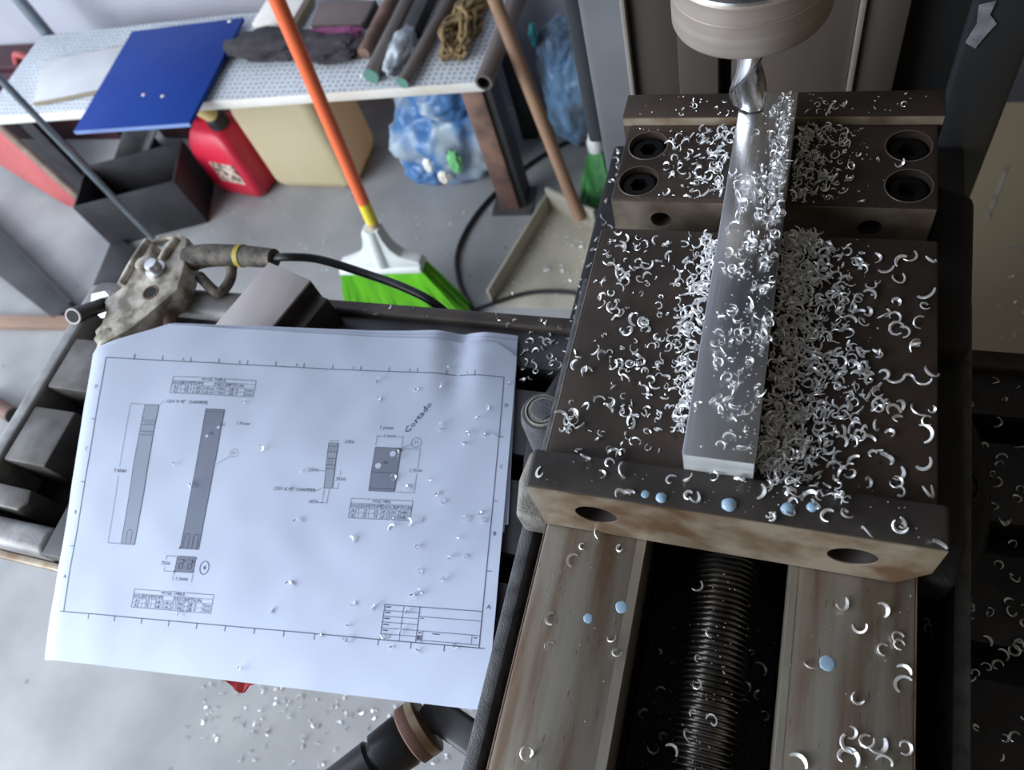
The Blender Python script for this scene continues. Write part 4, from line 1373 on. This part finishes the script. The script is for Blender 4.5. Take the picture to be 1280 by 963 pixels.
# ------------------------------------------------------------------ aluminium chips
CH = random.Random(11)
def chip_geo(rad, arc, width, pitch, n=8, twist=0.4):
    """a curled ribbon of metal; returns verts (mm, centred) and faces"""
    vs, fs = [], []
    for i in range(n + 1):
        t = i / n
        a = arc * (t - 0.5)
        taper = 0.35 + 0.65 * math.sin(PI * min(1, max(0.0, 0.12 + 0.8 * t)))
        w = width * taper * 0.5
        r = rad * (1 + 0.12 * math.sin(3 * t))
        c = Vector((r * math.cos(a), r * math.sin(a), pitch * (t - 0.5)))
        rad_d = Vector((math.cos(a), math.sin(a), 0))
        ax = (Vector((0, 0, 1)) * math.cos(twist) + rad_d * math.sin(twist))
        nn = (rad_d * math.cos(twist) - Vector((0, 0, 1)) * math.sin(twist))
        th = 0.16 * taper + 0.05
        for s1, s2 in ((1, 1), (-1, 1), (-1, -1), (1, -1)):
            vs.append(c + ax * (w * s1) + nn * (th * s2))
    for i in range(n):
        for k in range(4):
            a, b_ = i * 4 + k, i * 4 + (k + 1) % 4
            fs.append((a, b_, b_ + 4, a + 4))
    fs.append((3, 2, 1, 0)); fs.append((n * 4, n * 4 + 1, n * 4 + 2, n * 4 + 3))
    m = sum(vs, Vector()) / len(vs)
    return [v - m for v in vs], fs

KINDS = []
for rad, arc, width, pitch, tw in ((2.1, 3.6, 1.1, 0.8, 0.5), (2.6, 2.7, 1.3, 1.2, 0.8), (1.7, 4.6, 1.0, 1.6, 0.5), (3.0, 2.1, 1.2, 0.6, 1.0), (1.9, 5.4, 0.9, 2.2, 0.7), (2.5, 3.2, 0.9, 1.8, 1.2), (1.3, 4.2, 1.1, 0.6, 0.6)):
    KINDS.append(chip_geo(rad, arc, width, pitch, twist=tw))
KMESH = []
for vs, fs in KINDS:
    me = bpy.data.meshes.new('chip')
    me.from_pydata([tuple(v * 0.001) for v in vs], [], fs)
    me.materials.append(MATS['chip_metal'])
    for p in me.polygons:
        p.use_smooth = True
    me.set_sharp_from_angle(angle=math.radians(50))
    KMESH.append(me)

def rand_rot(flatness=0.5):
    return Euler((CH.gauss(0, flatness), CH.gauss(0, flatness), CH.uniform(0, 6.283))).to_matrix()

NCH = 0
def chip(x, y, z, label, group, size=1.0, flatness=0.55, kind=None, up=None):
    """one chip resting on height z (mm)"""
    global NCH
    k = CH.randrange(len(KINDS)) if kind is None else kind
    s = size * CH.uniform(0.82, 1.18)
    R = rand_rot(flatness)
    if up is not None:
        R = up @ R
    lo = min((R @ v).z for v in KINDS[k][0]) * s
    o = bpy.data.objects.new('metal_chip', KMESH[k])
    COL.objects.link(o)
    o.matrix_world = Matrix.Translation(mm(x, y, z - lo + 0.02)) @ R.to_4x4() @ Matrix.Scale(s, 4)
    tag(o, label, 'metal chip', group)
    NCH += 1

STV, STF = [], []
HOLES = ((-72.5, 149), (-73.2, 125), (45.5, 149.5), (45.9, 125.3))
def loose(x, y, z, size=1.0, flatness=0.8, kind=None, rest=True):
    if any((x - hx) ** 2 + (y - hy) ** 2 < 110 for hx, hy in HOLES): return
    k = CH.randrange(len(KINDS)) if kind is None else kind
    s = size * CH.uniform(0.75, 1.2)
    R = rand_rot(flatness)
    P = [(R @ v) * s for v in KINDS[k][0]]
    lo = min(p.z for p in P) if rest else 0
    n0 = len(STV)
    STV.extend(tuple(mm(x + p.x, y + p.y, z + p.z - lo + 0.02)) for p in P)
    STF.extend(tuple(i + n0 for i in f) for f in KINDS[k][1])

def crumb(x, y, z, r):
    """tiny angular crumb"""
    if any((x - hx) ** 2 + (y - hy) ** 2 < 110 for hx, hy in HOLES): return
    n0 = len(STV)
    for p in ((1, 0, 0), (-0.6, 0.9, 0), (-0.5, -0.8, 0), (0, 0.1, 0.9)):
        STV.append(tuple(mm(x + p[0] * r * CH.uniform(.6, 1.2), y + p[1] * r * CH.uniform(.6, 1.2), z + p[2] * r + 0.02)))
    STF.extend(tuple(i + n0 for i in f) for f in ((0, 1, 3), (1, 2, 3), (2, 0, 3), (0, 2, 1)))

LRAIL = [(-64.5, -42.3), (-73.4, -55.6), (-54.3, -47.4), (-77.0, -81.6), (-50.4, -84.4), (-47.5, -89.3), (-75.0, -91.4), (-73.6, -131.9), (-70.1, -49.3)]
LDROP = [(-61.5, -78.1), (-49.1, -71.0)]
RRAIL = [(32.7, -54.4), (46.9, -52.9), (38.8, -62.0), (51.3, -61.9), (52.0, -64.7), (46.5, -67.5), (22.2, -79.1), (54.3, -72.7), (53.1, -77.7), (38.8, -86.9), (38.2, -98.3), (42.6, -99.9), (36.2, -102.7), (38.9, -105.6), (35.5, -105.9), (46.9, -101.1), (54.8, -99.2), (48.6, -104.5), (21.7, -110.8)]
RDROP = [(28.5, -76.3)]
BAND = [(-83.1, -36.5), (-58.7, -32.7), (-51.8, -30.4), (-50.8, -39.7), (-47.2, -38.7), (-33.5, -30.8), (-27.0, -30.2), (-26.1, -36.1), (-23.1, -37.2), (-17.9, -27.1), (-9.0, -24.5), (-8.0, -26.8), (-0.6, -31.1), (-57.1, -24.8), (-66.4, -24.0), (9.4, -37.1), (9.7, -33.3), (10.2, -30.1), (14.8, -29.4), (21.1, -35.9), (45.0, -35.0), (27.2, -34.8), (3.6, -39.6), (17.7, -32.7), (44.0, -36.8), (56.1, -41.7), (33.8, -40.8), (3.2, -39.4)]
BANDDROP = [(-41.0, -38.8), (-34.9, -40.1), (-11.4, -37.4), (8.5, -34.1), (16.4, -32.8)]
RJAW = [(28.3, 85.5), (27.3, 80.6), (34.9, 83.7), (38.1, 77.1), (42.7, 73.3), (42.9, 83.2), (47.7, 85.1), (54.7, 83.0), (32.4, 68.5), (42.2, 61.7), (53.0, 65.1), (52.3, 60.2), (49.9, 52.2), (45.7, 47.1), (41.7, 53.4), (42.5, 48.6), (48.6, 41.7), (30.1, 49.8), (32.1, 55.4), (26.1, 56.8), (25.1, 45.0), (49.0, 40.8), (28.8, 29.4), (31.6, 29.7), (33.2, 24.9), (38.8, 26.9), (43.0, 24.8), (47.1, 27.0), (51.9, 25.4), (54.6, 29.3), (32.1, 16.4), (36.2, 18.6), (37.5, 11.9), (41.9, 11.6), (44.6, 13.7), (43.4, 8.4), (50.0, 12.7), (55.3, 13.8), (53.3, 8.9), (53.4, 3.1), (41.5, 2.3), (34.2, -0.8), (38.4, -6.4), (35.7, -6.8), (52.8, -9.8), (45.1, -14.1), (43.9, -17.4), (45.3, -21.0), (54.1, -19.6), (34.8, -18.8), (29.1, -10.2), (41.1, -8.4), (28.8, -16.6)]
PAPC = [(226.8, 167.3), (181.8, 156.1), (223.4, 154.8), (207.0, 150.7), (183.4, 143.2), (265.2, 158.2), (254.3, 140.7), (248.3, 133.6), (225.7, 128.5), (225.7, 124.9), (242.4, 123.2), (241.7, 116.7), (258.8, 122.0), (253.2, 122.7), (200.4, 109.9), (201.9, 106.0), (223.5, 92.5), (209.5, 87.2), (228.7, 83.9), (232.4, 79.4), (200.7, 92.9), (142.8, 93.6), (136.2, 82.4), (145.5, 63.7), (214.7, 66.3), (220.0, 67.5), (203.6, 67.5), (204.1, 62.8), (181.6, 54.5), (221.0, 51.7), (244.9, 58.3), (249.1, 47.7), (240.6, 46.8), (224.2, 38.2), (238.1, 34.8), (226.6, 27.0), (222.2, 24.3), (188.5, 17.4), (201.1, 16.6), (187.4, 5.4), (220.5, 15.6), (218.9, 5.4), (209.2, 1.5), (213.9, -3.7), (229.3, -4.3), (187.9, -2.2), (249.1, -0.3), (246.7, 69.9), (255.6, 73.4), (257.8, 69.5), (58.6, 95.9), (114.9, 107.6), (73.4, 81.7), (96.5, 137.0), (147.9, 26.5), (139.8, 10.0), (80.5, 4.0), (126.7, -22.4), (171.7, -0.9)]
TABR = [(111.3, 106.6), (99.1, 90.8), (89.6, 88.4), (111.9, 81.1), (105.1, 67.3), (112.6, 62.1), (110.8, 46.8), (120.3, 45.1), (112.8, 26.8), (109.1, 34.1), (120.4, 67.2), (113.0, 25.8), (116.0, 16.0), (109.4, 4.0), (115.4, -1.5), (112.8, -12.3), (104.9, -20.2), (113.7, -17.8), (104.5, -32.7), (98.8, -48.3), (103.1, -45.0), (107.5, -42.9), (110.8, -37.4), (114.1, -35.5), (116.3, -32.6), (118.0, -29.9), (98.3, -71.9), (109.6, -73.7), (112.7, -71.9), (96.6, -51.8)]
GAPR = [(77.1, -19.5), (83.5, -13.3), (82.4, -24.6), (73.4, -36.6), (73.9, -40.1), (76.0, -45.5)]
SCREW = [(-21.2, -53.9), (-15.1, -71.5), (-17.9, -82.2), (-16.5, -92.2), (-18.0, -110.9), (-22.2, -116.7), (-17.2, -102.4), (-9.4, -103.6)]
TROUGH = [(-36.7, -74.9), (-34.1, -90.8), (-39.9, -102.3), (-30.0, -109.4), (-33.0, -116.0), (2.3, -67.2), (7.4, -72.5), (2.7, -81.4), (6.3, -84.5), (-0.7, -86.7), (10.9, -91.7), (1.2, -89.0)]
LTAB = [(-151.8, 105.1), (-146.2, 98.7), (-144.2, 107.4), (-139.6, 104.8), (-148.5, 76.0), (-142.4, 83.4), (-133.5, 90.3), (-128.1, 89.5), (-137.9, 46.9), (-145.0, 77.9)]
KNEE = [(-140.8, 293.5), (-137.5, 302.0), (-142.7, 280.8), (-143.4, 260.3), (-143.6, 240.4), (-144.5, 224.9), (-135.8, 202.8), (-138.7, 181.0), (-137.4, 156.7), (-130.4, 150.6), (-138.1, 289.2), (-135.7, 194.1)]

ORD = ('first second third fourth fifth sixth seventh eighth ninth tenth eleventh twelfth thirteenth fourteenth fifteenth sixteenth seventeenth eighteenth nineteenth twentieth '
       'twenty-first twenty-second twenty-third twenty-fourth twenty-fifth twenty-sixth twenty-seventh twenty-eighth twenty-ninth thirtieth').split()
for i, (x, y) in enumerate(sorted(LRAIL, key=lambda p: -p[1])): chip(x, y, -36.4, '%s curled chip from the jaw plate on the rail beside the drawing' % ORD[i], 'chips on the rail nearest the drawing', 1.0, 0.3)
for i, (x, y) in enumerate(sorted(RRAIL, key=lambda p: -p[1])): chip(x, y, -36.4, '%s curled chip from the jaw plate on the outer rail past the lead screw' % ORD[i], 'chips on the outer rail', 1.1, 0.3)
for i, (x, y) in enumerate(sorted(BAND)): chip(x, min(-27.5, max(-40, y)), 6.4, '%s chip from the drawing side on top of the front jaw plate' % ORD[i], 'chips on the front jaw plate', 0.95, 0.5)
for x, y in RJAW:
    if x < 56: chip(x, max(y, -23.5), 0, 'curled chip scattered on the movable jaw beyond the dense chip pile', 'chips scattered at the outer side of the movable jaw', 1.1, 0.4)
for u, v in PAPC:
    p = paper_pt(u, v, 0.3)
    chip(p.x, p.y, p.z, 'small bright chip lying on the printed drawing', 'chips on the drawing', 0.74, 0.6)
for i, (x, y) in enumerate(sorted(SCREW, key=lambda p: -p[1])): chip(x, y, -49.2, '%s chip from the jaw plate caught on the lead screw thread' % ORD[i], 'chips on the lead screw', 0.9, 0.4)
for i, (x, y) in enumerate(sorted(TROUGH, key=lambda p: -p[1])): chip(x, y, -91, '%s chip from the jaw plate in the black trough beside the lead screw' % ORD[i], 'chips in the trough', 0.95, 0.4)
left_group = ('curled chip lying on the movable jaw between the bar and the drawing', 'chips on the movable jaw on the drawing side')
# clumps on the jaw on the drawing side of the bar
clumps = [(-72, 78, 9), (-66, 66, 10), (-52, 84, 6), (-74, 52, 7), (-62, 40, 9), (-58, 24, 8), (-76, 22, 6), (-46, 12, 7), (-62, 2, 6), (-78, -6, 5), (-52, -10, 6), (-70, -14, 4), (-44, 30, 5), (-38, -4, 6)]
for cx, cy, n_ in clumps:
    for _ in range(n_):
        x = min(-33, max(-82, CH.gauss(cx, 4.6))); y = min(91, max(-22, CH.gauss(cy, 5.0)))
        if NCH < 275: chip(x, y, CH.choice((0, 0, 0, 1.2)), *left_group, 0.92, 0.6)
while NCH < 300:
    chip(CH.uniform(-83, -34), CH.uniform(-22, 92), 0, *left_group, 0.9, 0.5)

# --- everything past the three hundred largest: one heap of loose swarf
# dense drift along the drawing side of the bar
for _ in range(210):
    t = CH.random()
    y = 92 - 100 * t
    x = -31.5 - abs(CH.gauss(0, 7.5 if 0.15 < t < 0.7 else 4.5))
    loose(x, y, CH.uniform(0, 3.2) * math.exp((x + 31) / 6), 0.85)
for _ in range(110):
    loose(CH.uniform(-83, -32), CH.uniform(-22, 93), 0, 0.5)
# heap on the other side of the bar
for _ in range(1050):
    y = CH.uniform(-21, 94)
    w = 10 + 10 * math.exp(-((y - 22) / 40) ** 2) + 3 * math.sin(y * 0.11)
    x = -3 + abs(CH.gauss(0, w))
    if x > 40: continue
    h = 4.5 * math.exp(-((x + 3) / 12) ** 2) * (0.5 + 0.5 * math.exp(-((y - 25) / 45) ** 2))
    loose(x, y, CH.uniform(0, h), 0.86)
for _ in range(260):
    x = -2 + abs(CH.gauss(0, 16)); y = CH.uniform(-23, 93)
    if x < 54: crumb(x, y, CH.uniform(0, 2), CH.uniform(0.3, 0.8))
# fixed jaw
for _ in range(95):
    x = -32 - abs(CH.gauss(0, 13)); y = CH.uniform(114, 161)
    if x < -62: continue
    loose(x, y, CH.uniform(0, 1.5), 0.8)
for _ in range(150):
    x = -2 + abs(CH.gauss(0, 11)); y = CH.uniform(114, 161)
    if x > 34: continue
    loose(x, y, CH.uniform(0, 2.5) * math.exp(-x / 12), 0.78)
for _ in range(320):
    x = -2 + abs(CH.gauss(0, 14)) if CH.random() < 0.7 else CH.uniform(-80, -33); y = CH.uniform(114, 161)
    if x < 50: crumb(x, y, 0, CH.uniform(0.25, 0.7))
for x, y in ((36, 128), (42, 137), (47, 152), (50, 146), (33, 140), (54, 153), (-60, 150), (-58, 140), (-57, 128), (-46, 118)): loose(x, y, 0, 0.8)
# rear jaw plate
for _ in range(26):
    x = CH.choice((CH.uniform(-60, -34), CH.uniform(0, 22), CH.uniform(0, 50))); loose(x, CH.uniform(165, 179), 4.5, 0.55)
for _ in range(40):
    x = CH.uniform(-80, 55)
    if -32 < x < -2: continue
    crumb(x, CH.uniform(165, 180), 4.5, CH.uniform(0.3, 0.6))
# on top of the bar
for _ in range(125):
    x = -29 + 24.5 * CH.random() ** 0.55; y = CH.uniform(-20, 118)
    loose(x, y, 19.05, 0.8)
for _ in range(120):
    x = -6 - abs(CH.gauss(0, 5)); y = CH.uniform(85, 162)
    if x > -28 and (x + 26) ** 2 + (y - 156) ** 2 > 110: loose(x, y, 19.05, 0.5)
for _ in range(330):
    x = -5 - abs(CH.gauss(0, 8)); y = CH.uniform(-22, 162)
    if x > -29 and (x + 26) ** 2 + (y - 156) ** 2 > 90: crumb(x, y, 19.05, CH.uniform(0.25, 0.7))
# front jaw plate crumbs, rails and trough crumbs
for _ in range(40): crumb(CH.uniform(-85, 57), CH.uniform(-40, -27), 6.4, CH.uniform(0.25, 0.5))
for _ in range(30): loose(CH.uniform(0, 28), CH.uniform(-30, -24), 6.4, 0.7)
for _ in range(60): crumb(CH.choice((CH.uniform(-86, -45), CH.uniform(15, 56))), CH.uniform(-190, -44), -36.4, CH.uniform(0.2, 0.45))
for _ in range(190): crumb(CH.gauss(-13, 12), CH.uniform(-150, -50), -91, CH.uniform(0.3, 0.8))
for _ in range(90):
    x = CH.gauss(-11.5, 6); dz = 12.6 ** 2 - (x + 11.5) ** 2
    if dz > 4: crumb(x, CH.uniform(-150, -46), -62 + math.sqrt(dz), CH.uniform(0.25, 0.6))
# table top beside the vise
for x, y in TABR:
    if (x + 14) ** 2 + (y - 35) ** 2 < 119 ** 2: loose(x, y, -112, 1.0, 0.4)
    else: loose(x, y, -126, 1.0, 0.4)
for x, y in GAPR: loose(x, y, -112 if x > 78 else -98, 0.9, 0.4)
for i in range(70):
    a = math.radians(CH.uniform(-62, -25)); r = CH.uniform(119.5, 126)
    loose(-14 + r * math.cos(a), 35 + r * math.sin(a), -126 + CH.uniform(0, 5), 0.85)
for _ in range(30): loose(CH.uniform(104, 160), CH.uniform(-85, 118), -126, 0.8)
for x, y in LTAB: loose(x, y, -126, 0.95, 0.5)
for _ in range(22): loose(CH.uniform(-155, -120), CH.uniform(70, 112), -126, 0.75)
for _ in range(16): loose(CH.uniform(-290, -125), CH.uniform(112, 121), -121, 0.6)
# knee behind the table
for x, y in KNEE: loose(max(-130, x + 6), min(290, y), -142, 1.0)
for _ in range(60): loose(CH.uniform(-134, -96), CH.uniform(130, 285), -142, 0.9)
# floor
for _ in range(420):
    x, y = CH.uniform(-900, -150), CH.gauss(-80, 120)
    s = CH.uniform(1.2, 2.2)
    loose(x, y, -1000, s, 0.5)
for _ in range(150):
    loose(CH.uniform(-1500, -380), CH.uniform(420, 1000), -1000, CH.uniform(0.9, 1.6), 0.6)
for _ in range(60):
    loose(CH.uniform(-560, -405), CH.uniform(740, 980), -996, CH.uniform(1.0, 2.0), 0.6)
for _ in range(60):
    loose(CH.uniform(250, 560), CH.uniform(300, 900), -1000, CH.uniform(1.0, 1.8), 0.6)
for _ in range(25):
    loose(CH.uniform(-1180, -600), CH.uniform(960, 1200), BZ, CH.uniform(1, 2.2), 0.6)
me = bpy.data.meshes.new('loose_swarf')
me.from_pydata(STV, [], STF)
me.materials.append(MATS['chip_metal'])
o = bpy.data.objects.new('loose_swarf', me)
COL.objects.link(o)
tag(o, 'loose curls and crumbs of bright metal swarf heaped against the bar', 'swarf', kind='stuff')

# coolant droplets
def drop(x, y, z, r, label, h=0.18):
    b = new()
    t = bmesh.new(); bmesh.ops.create_icosphere(t, subdivisions=3, radius=1.0)
    ids = {}
    for v in t.verts:
        k = 1 + 0.12 * noise.noise(v.co * 1.5 + Vector((x, y, 0)))
        ids[v.index] = b.verts.new((x + v.co.x * r * k, y + v.co.y * r * k, z + 0.02 + max(0, v.co.z) * r * h))
    for f in t.faces:
        try: b.faces.new([ids[q.index] for q in f.verts])
        except ValueError: pass
    t.free()
    tag(obj('coolant_drop', b, 'coolant', base=(x, y, z)), label, 'droplet', 'milky coolant droplets on the vise')
drop(*LDROP[0], -36.4, 2.0, 'smaller of two milky coolant drops on the rail beside the drawing')
drop(*LDROP[1], -36.4, 2.5, 'larger of two milky coolant drops on the rail beside the drawing')
drop(*RDROP[0], -36.4, 2.8, 'round milky coolant drop on the outer rail past the screw')
drop(-41.5, -38.0, 6.4, 1.6, 'milky coolant drop on the front jaw plate edge near its bolt hole', 0.3)
drop(-35.5, -38.4, 6.4, 2.1, 'bulging milky coolant drop in the middle of the front jaw plate edge', 0.6)
drop(-11.4, -37.2, 6.4, 2.7, 'large milky coolant drop on the front jaw plate below the bar end', 0.7)
drop(8.5, -35.5, 6.4, 2.4, 'wet milky coolant drop beside the pile of chips on the jaw plate', 0.7)
drop(16.4, -33.4, 6.4, 1.9, 'outermost milky coolant drop on the front jaw plate', 0.6)
